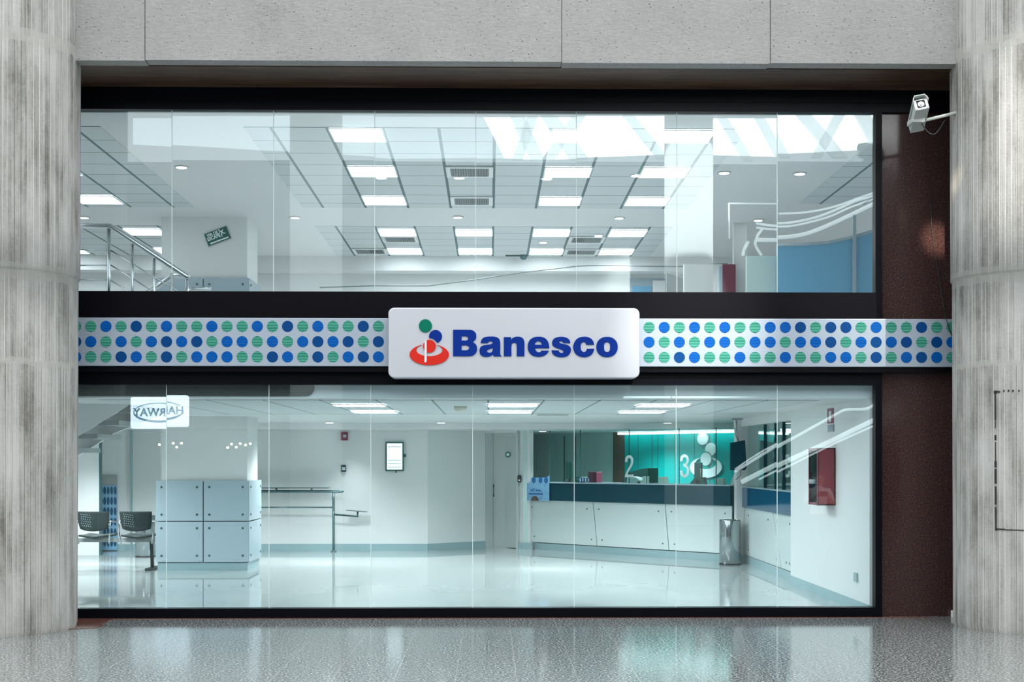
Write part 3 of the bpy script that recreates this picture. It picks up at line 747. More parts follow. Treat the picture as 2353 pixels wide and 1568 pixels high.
# ------------------------------------------------------------------ ceiling lights
def panel_light(x, y, z, label, group, m, first=[None, None]):
    k = 0 if m is M['light_panel'] else 1
    if first[k] is None:
        o = thing('ceiling_light', label, 'light', (0, 0, 0), 0, group)
        mb = MB(); mb.box(-.285, .285, -.285, .285, -.014, -.008); part('diffuser', mb, m, o, True)
        mb = MB()
        for q in ((-.30, .30, -.30, -.285), (-.30, .30, .285, .30), (-.30, -.285, -.285, .285), (.285, .30, -.285, .285)): mb.box(*q, -.017, -.006)
        part('frame', mb, M['white'], o, True)
        o.location = (x, y, z); first[k] = o; return o
    return dup(first[k], (x, y, z), label)
def vent(x, y, z, label, first=[]):
    if not first:
        o = thing('air_vent', label, 'vent', (0, 0, 0), 0, 'ceiling air vents upstairs')
        mb = MB(); mb.box(-.24, .24, -.22, .22, -.010, -.0065); part('backing', mb, M['black'], o, True)
        mb = MB()
        for q in ((-.295, .295, -.295, -.23), (-.295, .295, .23, .295), (-.295, -.24, -.23, .23), (.24, .295, -.23, .23)): mb.box(*q, -.020, -.006)
        part('frame', mb, M['white'], o, True)
        mb = MB()
        for i in range(15):
            xx = -.225 + .45 * i / 14; s = -1 if xx < 0 else 1
            mb.add([(xx - .011, -.22, -.020), (xx + .011, -.22, -.011), (xx + .011, .22, -.011), (xx - .011, .22, -.020), (xx - .009, -.22, -.022), (xx + .013, -.22, -.013), (xx + .013, .22, -.013), (xx - .009, .22, -.022)] if s < 0 else
                   [(xx + .011, -.22, -.020), (xx - .011, -.22, -.011), (xx - .011, .22, -.011), (xx + .011, .22, -.020), (xx + .009, -.22, -.022), (xx - .013, -.22, -.013), (xx - .013, .22, -.013), (xx + .009, .22, -.022)],
                   [(0, 1, 2, 3), (4, 5, 6, 7), (0, 1, 5, 4), (1, 2, 6, 5), (2, 3, 7, 6), (3, 0, 4, 7)])
        part('louvre', mb, mat('vent_louvre_grey', (.17, .20, .21), .45), o, True)
        o.location = (x, y, z); first.append(o); return o
    return dup(first[0], (x, y, z), label)
def downlight(p, label, group, first=[]):
    zl = p[2] - .03
    if zl < 3: spot('downlight_and_fill_lamp', (p[0], p[1] - .6, zl), (p[0], p[1] - .9, 0), 70, 96, .9, (.97, .99, 1), .15)
    if not first:
        o = thing('downlight', label, 'light', (0, 0, 0), 0, group)
        mb = MB(); mb.lathe([(.062, -.012), (.062, -.004)], 0, 0, 0, 24); part('lens', mb, M['spot_lens'], o, True)
        mb = MB(); mb.lathe([(.066, -.003), (.085, -.003), (.085, -.009), (.064, -.009)], 0, 0, 0, 24); part('trim_ring', mb, M['white'], o, True)
        o.location = p; first.append(o); return o
    r = dup(first[0], p, label); r['group'] = group; return r
GU, GL_ = 'square light panels in the upper ceiling', 'square light panels in the lower ceiling'
cA, cV, cC, cD, cE = -1.475, -.255, .98, 2.20, -5.475
row_n = {.94: 'the first row', 2.80: 'the second row', 4.67: 'the third row'}
col_n = {cA: 'left of the air vents', cC: 'just right of the vents', cD: 'rightmost', cE: 'far left above the stairs'}
for y in (.94, 2.80, 4.67):
    for x in (cA, cC, cD, cE):
        if x == cE and y == .94: continue
        panel_light(x, y, ZC - .006, 'square upstairs light panel, %s, %s' % (row_n[y], col_n[x]), GU, M['light_panel'])
col_b = {cA: 'leftmost of the four in its row', cV: 'second from the left of four', cC: 'third from the left of four', cD: 'rightmost of the four in its row', cE: 'above the stair rail at far left', -7.3: 'at far left by the column'}
for y, rn in ((7.27, 'rear field front row'), (9.17, 'rear field back row')):
    for x in (cA, cV, cC, cD, cE, -7.3):
        if x == -7.3 and y < 8: continue
        panel_light(x, y, ZC - .006, 'light panel in the %s upstairs, %s' % (rn, col_b[x]), GU, M['light_panel'])
for y, rn in ((1.67, 'front row'), (3.73, 'back row')):
    for x, cn in ((-1.53, 'left'), (.265, 'middle'), (2.03, 'right')):
        panel_light(x, y, ZL - .006, 'square ceiling light of the lower room, %s, %s of three' % (rn, cn), GL_, M['light_low'])
for x, y, lb in ((cV, 2.80, 'square louvred air vent upstairs, front of the middle pair'), (cV, 4.67, 'square louvred air vent upstairs, rear of the middle pair'),
                 (cA, 7.90, 'air vent between two light panels at left of the rear tile field'), (-2.08, 9.17, 'air vent at the left end of the back row upstairs'),
                 (1.59, 7.90, 'air vent at right of the rear tile field, nearer the glass'), (1.59, 9.17, 'air vent at right of the rear tile field, in the back row')):
    vent(x, y, ZC - .006, lb)
mb = MB(); c = on_level(1270, 951.8, ZL - .006); c.z = ZL - .006
v2 = thing('air_vent', 'flat air vent in the lower ceiling between the light rows', 'vent', tuple(c))
q = MB(); q.box(-.26, .26, -.22, .22, -.012, -.002); part('frame', q, M['white'], v2, True); q = MB(); q.box(-.22, .22, -.18, .18, -.016, -.012); part('louvre', q, M['grey_mid'], v2, True)
UD = [((417, 384), 'bright downlight in the plaster ceiling above the escape sign'), ((678, 500), 'downlight in the plaster strip right of the boxed pillar'), ((193, 500), 'downlight in the ceiling above the stair rail, by the left column'),
      ((1664, 397), 'downlight in the plaster ceiling right of the tile field'), ((1838, 399), 'rightmost downlight upstairs, beside the right tile field'), ((1742, 506), 'downlight above the blue reflection panel'),
      ((1052, 499), 'downlight in the plaster strip behind the middle vents'), ((1423, 501), 'downlight in the plaster strip right of centre'), ((876, 408), 'imitated reflection of a hall lamp, just behind the left light column'),
      ((1055, 408), 'imitated reflection of a hall lamp, just behind the front middle vent'), ((1257, 410), 'imitated reflection of a hall lamp, just behind the second light column'), ((1462, 403), 'imitated reflection of a hall lamp, just left of the right light column'),  # this row and the entry before it imitate hall lamps reflected in the glass
      ((1248, 557), 'small downlight between the rear light panels'), ((1375, 541), 'small downlight beside the right rear vent')]
for (u, v), lb in UD:
    p = on_level(u, v, ZC - .004); downlight(p, lb, 'round downlights in the upper ceiling')
for (u, v), z, lb in (((767.5, 973.5), ZL, 'downlight in the lower ceiling left of the wall alarm'), ((1017.5, 974), ZL, 'downlight in the lower ceiling right of the lit screen'), ((1517.6, 975), ZL, 'downlight in the lower ceiling above the teal wall'),
                      ((817.5, 990), 2.205, 'downlight in the dropped ceiling above the wall alarm'), ((1247, 991), 2.205, 'downlight in the dropped ceiling above the teller counter')):
    p = on_level(u, v, z - .003); p.y = min(p.y, 9.0) if z > 2.25 else p.y; downlight(p, lb, 'round downlights in the lower ceiling')
c = on_level(1058, 934.5, ZL - .006); mb = MB(); mb.lathe([(.05, -.06), (.075, -.045), (.08, -.0)], c.x, c.y, 0, 24, 'z', ZL - .006)
solo('smoke_detector', mb, M['beige'], 'small round smoke detector on the lower ceiling', 'smoke detector')
c = on_level(1203, 590.5, ZC); c.y = 9.6; mb = MB()
c = on_plane(1203, 585, 9.60); mb.lathe([(.015, -.085), (.05, -.07), (.068, -.03), (.07, 0)], c.x, c.y, 0, 24, 'z', ZC - .006); mb.box(c.x - .32, c.x - .05, c.y - .012, c.y + .012, ZC - .03, ZC - .008)
solo('dome_camera', mb, M['dark_teal_steel'], 'small dark dome camera under the upper ceiling', 'camera')

for x, y, e in ((-6.4, 7.3, 520), (-6.3, 4.6, 380), (.9, 6.2, 540), (-2.6, 7.4, 440)):
    spot('downlight_and_fill_lamp', (x, y, (ZL if y < 9.3 else 2.205) - .02), (x, y, 0), e, 150, .6, (.96, .985, 1), .25)  # added lamps without fixtures, brightening the lower room
# ------------------------------------------------------------------ boxed pillar with clad foot, both storeys
YK = 6.05
kx0, kx1 = on_plane(371, 600, YK).x, on_plane(568, 600, YK).x; kd = .88
mb = MB(); mb.box(kx0, kx1, YK, YK + kd, ZU, ZC); mb.box(kx0, kx1, YK, YK + kd, 0, ZL); struct('wall_pillar', mb, M['white_wall'])
def clad(name, z0, z1, kick, label):
    x0, x1, y0, y1 = kx0 - .07, kx1 + .03, YK - .06, YK + kd + .12
    o = thing(name, label, 'cladding', ((x0 + x1) / 2, (y0 + y1) / 2, z0))
    xm = (x0 + x1) / 2 + .015; zm = z0 + kick + (z1 - z0 - kick) * .5; g = .007
    mb = MB(); mb.box(x0 + .03, x1 - .03, y0 + .03, YK - .001, z0, z1 - .01); mb.box(kx1 + .001, x1 - .03, YK - .001, y1 - .03, z0, z1 - .01)
    part('core', mb, M['joint_dark'], o)
    mb = MB(); mb.box(x0 + .02, x1 - .02, y0 + .02, y0 + .03, z0, z0 + kick - .01); mb.box(x1 - .03, x1 - .018, y0 + .03, y1 - .03, z0, z0 + kick - .01); part('plinth', mb, M['teal_base'], o)
    studs = []
    for a0, a1 in ((x0, xm - g), (xm + g, x1)):
        for b0, b1 in ((z0 + kick, zm - g), (zm + g, z1)):
            mb = MB(); mb.rbox(a0, a1, y0, y0 + .012, b0, b1, .003); pn = part('panel', mb, M['panel_blue'], o)
            for xx in (a0 + .085, a1 - .085):
                for zz in (b0 + .095, b1 - .095): mb = MB(); mb.lathe([(.017, 0), (.017, .008), (.010, .012)], xx, y0, 0, 16, 'y', zz); part('stud', mb, M['dark_teal_steel'], pn)
    for b0, b1 in ((z0 + kick, zm - g), (zm + g, z1)):
        mb = MB(); mb.rbox(x1, x1 + .012, y0 + .0, y1, b0, b1, .003); pn = part('side_panel', mb, M['panel_blue'], o)
        for yy in (y0 + .12, y1 - .1):
            for zz in (b0 + .095, b1 - .095): mb = MB(); mb.box(x1 + .012, x1 + .022, yy - .016, yy + .016, zz - .016, zz + .016); part('stud', mb, M['dark_teal_steel'], pn)
    return o
clad('panel_cladding', 0, 1.345, .13, 'frosted glass panels with dark studs around the foot of the pillar in the lower room')
clad('panel_cladding', ZU + .004, ZU + 1.32, .13, 'frosted glass panels with studs on the upstairs pillar behind the stair rail')
# escape sign, hung askew on the pillar
e0 = on_plane(500, 543, YK - .012); sgw, sgh = .365, .205; rot = math.radians(20.5)
es = thing('escape_sign', 'small green escape route sign hung askew on the upstairs pillar', 'sign', tuple(e0))
def inplane(pts, depth, y=0.0):
    R = Matrix.Rotation(rot, 4, 'Z'); v, f = fill2d([[(R @ Vector((p[0], p[1], 0))).to_2d() for p in lp] for lp in pts], depth)
    return MB().add([(p.x, y - p.z, p.y) for p in v], f)
part('plate', inplane([[(-sgw/2, -sgh/2), (sgw/2, -sgh/2), (sgw/2, sgh/2), (-sgw/2, sgh/2)]], .012, .003), M['escape_green'], es, True)
rim = [[(-sgw/2, -sgh/2), (sgw/2, -sgh/2), (sgw/2, sgh/2), (-sgw/2, sgh/2)], [(-sgw/2 + .006, -sgh/2 + .006), (-sgw/2 + .006, sgh/2 - .006), (sgw/2 - .006, sgh/2 - .006), (sgw/2 - .006, -sgh/2 + .006)]]
part('border', inplane(rim, .003, -.005), M['steel'], es, True)
tx = MB()
for s_, x_, y_, sz in (('VIA DE', -.062, .055, .066), ('ESCAPE', -.058, .0, .072)):
    v, f = text2d(s_, sz, .003, .0025, .86); R = Matrix.Rotation(rot, 4, 'Z')
    tx.add([(q.x, -.006 - q.z, q.y) for q in [R @ (p + Vector((x_, y_, 0))) for p in v]], f)
part('lettering', tx, M['number_white'], es, True)
fig = inplane([sup(.052, .078, .013, .013, 2, 16)], .003, -.006)
for lp in ([(.055,.062),(.095,.058),(.112,.072),(.118,.066),(.098,.046),(.092,.03),(.112,.012),(.128,.010),(.128,.0),(.104,.0),(.086,.018),(.074,.004),(.070,-.030),(.058,-.030),(.060,.012),(.070,.030),(.068,.046),(.050,.040),(.040,.026),(.034,.032),(.044,.050)],
           [(-.15,-.070),(-.115,-.052),(-.115,-.060),(.150,-.060),(.150,-.080),(-.115,-.080),(-.115,-.088)]):
    q = inplane([lp], .003, -.006); fig.add(q.v, q.f)
part('pictogram', fig, M['number_white'], es, True)

# ------------------------------------------------------------------ stairs behind the left column
st = thing('staircase', 'switchback stair with steel handrails rising behind the left column', 'staircase', (-4.4, 1.7, 0))
YR = .62
def rp_(u, v, y=YR): return on_plane(u, v, y)
mb = MB(); mb.tube([rp_(60, 520), rp_(252, 520), rp_(258, 523), rp_(430, 636), rp_(434, 640)], .030, 0, 14); part('handrail', mb, M['steel'], st)
for u, vt in ((250, 526), (304, 562), (354, 594), (395, 628), (430, 640)):
    mb = MB(); q = rp_(u, vt); mb.tube([q, Vector((q.x, q.y, 3.06))], .022 if u == 250 else .017, 0, 12); part('baluster', mb, M['steel'], st)
for k, (v0, v1) in enumerate(((574, 574), (610, 610), (643, 643))):
    mb = MB(); mb.tube([rp_(100, v0), rp_(248, v0)], .008, 0, 8); part('rail_wire', mb, M['steel'], st)
for dv in (48, 82, 117):
    mb = MB(); mb.tube([rp_(252, 526 + dv), rp_(430, 636 + dv)], .008, 0, 8); part('rail_wire', mb, M['steel'], st)
mb = MB(); y2 = 1.75; mb.tube([rp_(432, 637, YR), rp_(428, 634, 1.3), rp_(400, 634, y2), rp_(390, 640, y2), rp_(300, 700, y2)], .030, 0, 14); part('handrail', mb, M['steel'], st)
mb = MB(); mb.tube([rp_(425, 675, 2.2), rp_(445, 664, 2.2), rp_(485, 664, 2.2)], .026, 0, 12); part('handrail', mb, M['steel'], st)
mb = MB(); ya = 1.72
A0, A1 = rp_(120, 1038, ya), rp_(300, 928, ya)
mb.prism([A0, A1, rp_(395, 944, ya), rp_(395, 905, ya), Vector((rp_(395, 905, ya).x, ya, 2.9)), Vector((A0.x, ya, 2.9))], (0, .06, 0)); part('stringer', mb, M['white_wall'], st)
mb = MB(); yb = 2.75
mb.prism([rp_(120, 1085, yb), rp_(232, 1015, yb), rp_(262, 996, yb), rp_(390, 945, yb), rp_(390, 905, yb), rp_(120, 905, yb)], (0, .06, 0)); part('stringer', mb, M['white_wall'], st)
for u, v in ((190, 1004), (240, 973), (288, 944), (140, 1036)):
    q0, q1 = rp_(u - 18, v, ya + .02), rp_(u + 20, v, ya + .02)
    mb = MB(); mb.box(q0.x, q1.x + .06, ya + .05, yb + .02, q0.z - .02, q0.z + .035); part('tread', mb, M['grey_mid'], st)

# dark strip imitating a dark reflection along the slab edge, left of the upper panes
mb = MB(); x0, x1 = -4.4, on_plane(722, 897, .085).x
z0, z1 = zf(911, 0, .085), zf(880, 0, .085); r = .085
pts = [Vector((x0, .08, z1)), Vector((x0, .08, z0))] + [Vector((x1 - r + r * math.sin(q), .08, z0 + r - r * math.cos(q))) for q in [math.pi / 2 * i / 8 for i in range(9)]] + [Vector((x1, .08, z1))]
mb.prism(pts, (0, .018, 0)); solo('dark_reflection_strip', mb, M['olive_dark'], 'added dark strip with a rounded end, imitating a reflection atop the lower window', 'reflection strip')

# ------------------------------------------------------------------ waiting bench
YW = 6.25
def bench():
    a = on_plane(227, 1240, YW); o = thing('waiting_bench', 'row of charcoal seats on a steel beam beside the clad pillar', 'bench', (a.x, YW, 0))
    zs = .50
    for k, (uc, tilt) in enumerate(((226, .10), (322, .06), (130, .1))):
        cx = on_plane(uc, 1230, YW).x; R = Matrix.Translation((cx, YW, zs)) @ Matrix.Rotation(-tilt, 4, 'Z')
        # seat pad, dished
        bm = bmesh.new(); bmesh.ops.create_grid(bm, x_segments=10, y_segments=10, size=.5)
        for q in bm.verts:
            x, y = q.co.x, q.co.y; q.co = Vector((x * .44, y * .42 + .0, .03 - .05 * math.exp(-(x * x * 6 + (y + .1) ** 2 * 6)) + .02 * abs(x)))
        g = bmesh.ops.extrude_face_region(bm, geom=bm.faces[:]); bmesh.ops.translate(bm, verts=[q for q in g['geom'] if isinstance(q, bmesh.types.BMVert)], vec=(0, 0, -.03))
        mb = MB(); mb.bm(bm, 0, True, R); part('seat', mb, M['chair_grey'], o)
        # back shell seen from behind, perforated dots
        w0, w1, h0, h1 = .235, .265, .085, .385
        bm = bmesh.new(); n, mm = 12, 8; gv = []
        for j in range(mm + 1):
            t = j / mm; row = []
            for i in range(n + 1):
                s = i / n * 2 - 1; ww = .232 + .012 * t - (.02 * (1 - t) ** 4)
                row.append(bm.verts.new((s * ww, -.20 - .05 * t + .05 * s * s - .02, h0 + (h1 - h0) * t + .035 * s * s * (1 - t))))
            gv.append(row)
        for j in range(mm):
            for i in range(n): bm.faces.new((gv[j][i], gv[j][i + 1], gv[j + 1][i + 1], gv[j + 1][i]))
        g = bmesh.ops.extrude_face_region(bm, geom=bm.faces[:]); bmesh.ops.translate(bm, verts=[q for q in g['geom'] if isinstance(q, bmesh.types.BMVert)], vec=(0, .022, 0))
        mb = MB(); mb.bm(bm, 0, True, R); bk = part('backrest', mb, M['chair_grey'], o)
        mb = MB()
        for i in range(5):
            for j in range(6):
                x = -.17 + i * .034 + (j % 2) * .010; z = .345 - j * .034 - i * .004; y = -.2205 - .05 * (z - h0) / .32 + .05 * (x / .24) ** 2 - .003
                q = MB(); q.lathe([(.006, 0), (.006, .002)], x, y, 0, 8, 'y', z); mb.add([R @ p for p in q.v], q.f)
        part('perforations', mb, M['panel_blue'], bk)
        for s in (-1, 1):
            mb = MB(); mb.tube([R @ Vector(p) for p in ((s * .235, -.17, -.10), (s * .25, -.19, .02), (s * .255, -.20, .20), (s * .25, -.16, .235), (s * .25, .10, .22))], .013, 0, 8); part('arm_frame', mb, M['steel'], o)
        mb = MB(); mb.box(-.10, .10, -.035, .035, -.03, .005, 0, R); part('seat_bracket', mb, M['grey_mid'], o)
    xl, xr = on_plane(100, 1240, YW).x, on_plane(357, 1240, YW).x
    mb = MB(); mb.box(xl, xr, YW - .04, YW + .04, zs - .085, zs - .025); part('beam', mb, M['grey_mid'], o)
    for xx in (xr - .06,):
        mb = MB(); mb.tube([(xx, YW, zs - .06), (xx + .02, YW - .02, .03)], .028, 0, 10); mb.rbox(xx - .03, xx + .06, YW - .28, YW + .28, 0, .035, .01); part('leg', mb, M['chair_grey'], o)
bench()
def steel_bin(u, vb, vt, r, label, dy=0):
    c = on_level(u, vb, 0); c.y += dy; z = .71
    o = thing('steel_bin', label, 'bin', tuple(c))
    mb = MB(); mb.lathe([(r - .01, .0), (r, .012), (r, z - .01), (r - .004, z), (r - .022, z), (r - .026, z - .03), (r - .03, z - .06)], 0, 0, 0, 48); part('body', mb, M['bin_steel'], o, True)
    mb = MB(); mb.lathe([(r - .031, z - .065), (r - .031, z - .055)], 0, 0, 0, 32); part('inner_lid', mb, M['black'], o, True)
    mb = MB(); mb.lathe([(r + .004, 0), (r + .004, .02)], 0, 0, 0, 48); part('foot_ring', mb, M['black'], o, True)
steel_bin(334, 1280, 0, .165, 'stainless steel bin half hidden behind the waiting bench')
steel_bin(1677, 1297.5, 0, .170, 'stainless steel bin standing in front of the white pier', -.02)

# left back corner: lit white partition and dotted poster
yq = 9.3
mb = MB(); x0, x1 = on_plane(120, 1200, yq).x, on_plane(228, 1200, yq).x; mb.box(x0, x1, yq, yq + .1, 0, ZL); struct('wall_left_partition', mb, M['white_wall'])
mb = MB(); mb.box(x1, x1 + .02, yq - .01, yq + .1, 0, ZL); struct('trim_8', mb, M['joint_dark'])
mb = MB(); x2 = on_plane(301, 1200, YBK).x; mb.box(x2, x2 + .03, YBK - .06, YBK, 0, ZL); struct('trim_9', mb, M['teal_base'])
p0, p1 = on_plane(229, 1115, YBK - .05), on_plane(269, 1195, YBK - .05)
po = thing('dotted_banner', 'tall blue banner with rows of ovals standing at the back left', 'banner', ((p0.x + p1.x) / 2, YBK - .05, 0))
mb = MB(); mb.box(p0.x, p1.x, YBK - .06, YBK - .04, .02, p0.z); part('sheet', mb, M['poster_blue'], po)
mb = MB()
for j in range(6):
    for i in range(5): 
        cx = p0.x + (i + .5) * (p1.x - p0.x) / 5; cz = p0.z - .10 - j * .19
        if cz > .12: mb.add([(cx + .025 * math.cos(q), YBK - .0625, cz + .075 * math.sin(q)) for q in [2 * math.pi * k / 14 for k in range(14)]], [list(range(14))])
part('oval_pattern', mb, M['counter_blue2'], po)
mb = MB(); mb.box(p0.x, p1.x, YBK - .06, YBK - .04, p0.z + .005, p0.z + .18); part('header', mb, M['grey_mid'], po)

# ------------------------------------------------------------------ writing stand by the back wall
yw = YBK - .32
ws = thing('writing_stand', 'dark tubular writing stand with a long glass shelf by the back wall', 'writing stand', tuple(on_plane(700, 1268, yw)))
ws.location.z = 0
pp = on_plane(766.5, 1268, yw)
mb = MB(); mb.tube([(pp.x, yw, .0), (pp.x, yw, on_plane(766, 1131, yw).z)], .023, 0, 14); mb.lathe([(.055, 0), (.055, .014), (.03, .03)], pp.x, yw, 0, 20); part('leg', mb, M['dark_teal_steel'], ws)
xl = on_plane(430, 1200, yw).x
mb = MB(); mb.tube([(xl, yw, .0), (xl, yw, on_plane(766, 1131, yw).z)], .023, 0, 14); part('leg', mb, M['dark_teal_steel'], ws)
mb = MB(); q = on_plane(790, 1130, yw); mb.tube([(xl, yw, q.z), (q.x - .06, yw, q.z), (q.x, yw, q.z)], [.024, .024, .012], 0, 12); part('top_rail', mb, M['dark_teal_steel'], ws)
mb = MB(); z = on_plane(700, 1166.5, yw).z; mb.tube([(xl, yw, z), (pp.x, yw, z)], .013, 0, 10); part('mid_rail', mb, M['dark_teal_steel'], ws)
z = on_plane(700, 1121.5, yw).z; xr = on_plane(757, 1121, yw).x
mb = MB(); mb.box(xl, xr, yw - .16, yw + .16, z - .007, z + .007); part('shelf', mb, M['counter_blue'], ws)
mb = MB()
for u in (635, 716): x = on_plane(u, 1125, yw).x; mb.tube([(x, yw, q.z), (x, yw, z)], .016, 0, 10)
part('shelf_support', mb, M['dark_teal_steel'], ws)
mb = MB(); a_ = on_plane(768, 1183, yw); b_ = on_plane(822, 1187.5, yw); c_ = on_plane(822, 1176.5, yw)
mb.tube([a_, b_ , c_], .019, 0, 12); part('side_arm', mb, M['dark_teal_steel'], ws)
s0, s1 = on_plane(797, 1172.5, yw), on_plane(844, 1176.3, yw)
mb = MB(); mb.prism([s0 + Vector((0, -.14, .004)), s1 + Vector((0, -.14, .004)), s1 + Vector((0, .14, .004)), s0 + Vector((0, .14, .004))], (0, 0, -.010)); part('side_shelf', mb, M['counter_blue'], ws)

# wall fittings on the back wall
yb_ = YBK
def wall_box(u0, v0, u1, v1, y, th, b=.006):
    a, b_ = on_plane(u0, v0, y), on_plane(u1, v1, y); m_ = MB(); m_.rbox(a.x, b_.x, y - th, y, b_.z, a.z, b); return m_
ds = thing('wall_display', 'small lit display screen with teal lines in a dark frame on the back wall', 'screen', tuple(on_plane(907, 1083, yb_)))
part('frame', wall_box(886, 1016, 928, 1083, yb_, .05), M['green_dark'], ds)
part('screen', wall_box(889, 1019.5, 924.5, 1079.5, yb_ - .049, .004, .001), M['screen'], ds)
mb = MB()
for v in (1027.5, 1058, 1066, 1074): q = wall_box(891, v - .5, 922, v + .5, yb_ - .0525, .002, .0004); mb.add(q.v, q.f)
part('screen_lines', mb, M['screen_line'], ds)
mb = wall_box(928, 1044, 933, 1051, yb_, .03, .003); q = wall_box(909, 1083, 912, 1087, yb_, .03, .002); mb.add(q.v, q.f); part('bracket', mb, M['green_dark'], ds)
fa = thing('fire_alarm', 'dark square fire alarm sounder high on the back wall', 'alarm', tuple(on_plane(791, 1012, yb_)))
part('housing', wall_box(784, 993.5, 799.5, 1012.5, yb_, .05), M['red_matte'], fa)
part('strobe', wall_box(788.5, 999, 796, 1006, yb_ - .049, .02, .005), M['panel_blue'], fa)
cp = thing('call_point', 'small dark call point box below the fire alarm', 'call point', tuple(on_plane(790, 1084, yb_)))
part('housing', wall_box(784, 1069, 795.5, 1084.5, yb_, .04), M['black'], cp)
part('label_plate', wall_box(786, 1074, 793.5, 1081, yb_ - .039, .004, .001), M['panel_blue'], cp)

# ------------------------------------------------------------------ teller counter
A = on_level(1226, 1262.5, 0); B = on_level(1694, 1293, 0)
d = (B - A); Lc = d.length; ang = math.atan2(d.y, d.x); MT = Matrix.Translation(A) @ Matrix.Rotation(ang, 4, 'Z'); MI = MT.inverted()
def lc(u, v): return MI @ on_line(u, v, A, B)       # photo point -> counter coordinates (along, 0, up)
tc_ = thing('teller_counter', 'long white teller counter with dark blue-green glass band left of the pier', 'counter', tuple(A), ang)
zt, zb_ = 1.235, .915
Lc = (x0_pier - .015 - A.x) / math.cos(ang) - .05
xs0 = lc(1208, 1130).x
mb = MB(); mb.box(xs0, Lc + .05, -.07, -.014, zb_, zt); part('glass_band', mb, M['counter_blue'], tc_, True)
mb = MB(); mb.box(xs0 - .01, Lc + .05, -.09, -.005, zt, zt + .018); mb.box(.06, Lc + .05, -.005, .62, zt, zt + .018); part('worktop', mb, M['panel_blue'], tc_, True)
mb = MB(); mb.box(.05, Lc + .05, .0, .55, .13, zt); part('carcass', mb, M['joint_dark'], tc_, True)
mb = MB(); mb.box(.02, Lc + .05, -.0, .5, 0, .12); part('plinth', mb, M['teal_base'], tc_, True)
seams = [(xs0 + .04, xs0 + .12), (lc(1363.6, 1158).x, lc(1373, 1258).x), (lc(1529, 1160).x, lc(1538, 1270).x), (Lc + .05, Lc + .05)]
for i in range(3):
    t0, b0 = seams[i]; t1, b1 = seams[i + 1]; g = .008
    pts = [Vector((t0 + g, -.012, zb_)), Vector((t1 - g, -.012, zb_)), Vector((b1 - g, -.012, .135)), Vector((b0 + g, -.012, .135))]
    mb = MB(); mb.prism(pts, (0, .012, 0)); pn = part('front_panel', mb, M['panel_white'], tc_, True)
    for xx, zz in ((t0 + .14, zb_ - .13), (t1 - .14, zb_ - .13), (b0 + .12, .24), (b1 - .13, .24)): mb = MB(); mb.lathe([(.013, 0), (.013, .006)], xx, -.012, 0, 14, 'y', zz); part('stud', mb, M['dark_teal_steel'], pn, True)
# glass screen above with numbers
gs = thing('teller_screen', 'clear glass screen with window numbers standing on the teller counter', 'screen', tuple(A), ang)
gx = [lc(1258, 1050).x, lc(1328, 1050).x, lc(1440, 1050).x, lc(1555, 1050).x, lc(1640, 1050).x, Lc]
mb = MB()
for i in range(5): mb.box(gx[i] + .002, gx[i + 1] - .002, .06, .07, zt + .02, 2.19)
part('glass', mb, M['glass_in'], gs, True)
mb = MB()
for x in gx[:-1]: mb.box(x - .004, x + .004, .056, .074, zt + .018, 2.20)
part('glass_joint', mb, M['joint_dark'], gs, True)
nb = MB()
p2, p3 = lc(1441, 1072), lc(1568, 1071)
TWO = [smooth_loop([(0,38,1),(2,18),(14,4),(30,0),(46,5),(58,20),(58,38),(50,58),(30,84),(18,106),(60,106,1),(60,122,1),(-2,122,1),(2,106),(20,76),(38,50),(43,34),(40,22),(30,15),(19,21),(15,38,1)])]
THREE = [smooth_loop([(0,36,1),(3,16),(16,3),(31,0),(48,6),(58,22),(56,42),(44,57,1),(57,70),(61,88),(55,108),(42,120),(30,123),(14,119),(3,106),(0,86,1),(15,86,1),(20,103),(30,108),(41,103),(46,88),(41,72),(26,65),(22,65,1),(22,50,1),(36,47),(43,33),(40,20),(30,15),(20,20),(15,36,1)])]
for lp, pq in ((TWO, p2), (THREE, p3)):
    sc = .385 / 122
    v, f = fill2d([[Vector(((p[0] - 29) * sc, (61 - p[1]) * sc)) for p in l] for l in lp], .004)
    nb.add([(pq.x + p.x, .056 - p.z, pq.z + p.y) for p in v], f)
part('window_numbers', nb, M['number_white'], gs, True)
# items on the counter
def on_counter(u, off): 
    p = lc(u, 1100); return Vector((p.x, off, zt + .018))
def item(name, label, cat, u, off, parts_, rz=0, group=None):
    p = MT @ on_counter(u, off); o = thing(name, label, cat, tuple(p), ang + rz, group)
    for nm, mb_, m_ in parts_: part(nm, mb_, m_, o, True)
    return o
def B_(x0, x1, y0, y1, z0, z1, b=.004): return MB().rbox(x0, x1, y0, y1, z0, z1, b)
item('monitor', 'flat dark computer monitor at the left end of the teller counter', 'monitor', 1279, .34, [('screen_panel', B_(-.075, .085, -.02, .03, .06, .36), M['green_dark']), ('foot', B_(-.05, .05, -.06, .08, 0, .012), M['black']), ('stem', B_(-.015, .015, .0, .03, .01, .1), M['black'])])
item('monitor', 'dark angled monitor on a stand behind the number three', 'monitor', 1569, .36, [('screen_panel', B_(-.02, .12, -.02, .03, .06, .36), M['green_dark']), ('foot', MB().add([(-.09, -.06, 0), (.05, -.06, 0), (.05, .08, 0), (-.09, .08, 0), (.0, -.01, .12), (.05, -.01, .12), (.05, .03, .12), (0, .03, .12)], [(0, 1, 2, 3), (4, 5, 6, 7), (0, 1, 5, 4), (1, 2, 6, 5), (2, 3, 7, 6), (3, 0, 4, 7)]), M['black'])])
item('desk_printer', 'small dark printer on the counter right of the first monitor', 'printer', 1311, .30, [('body', B_(-.07, .07, -.09, .09, .0, .10, .012), M['green_dark']), ('tray', B_(.0, .06, -.12, -.09, .045, .055, .002), M['panel_blue'])])
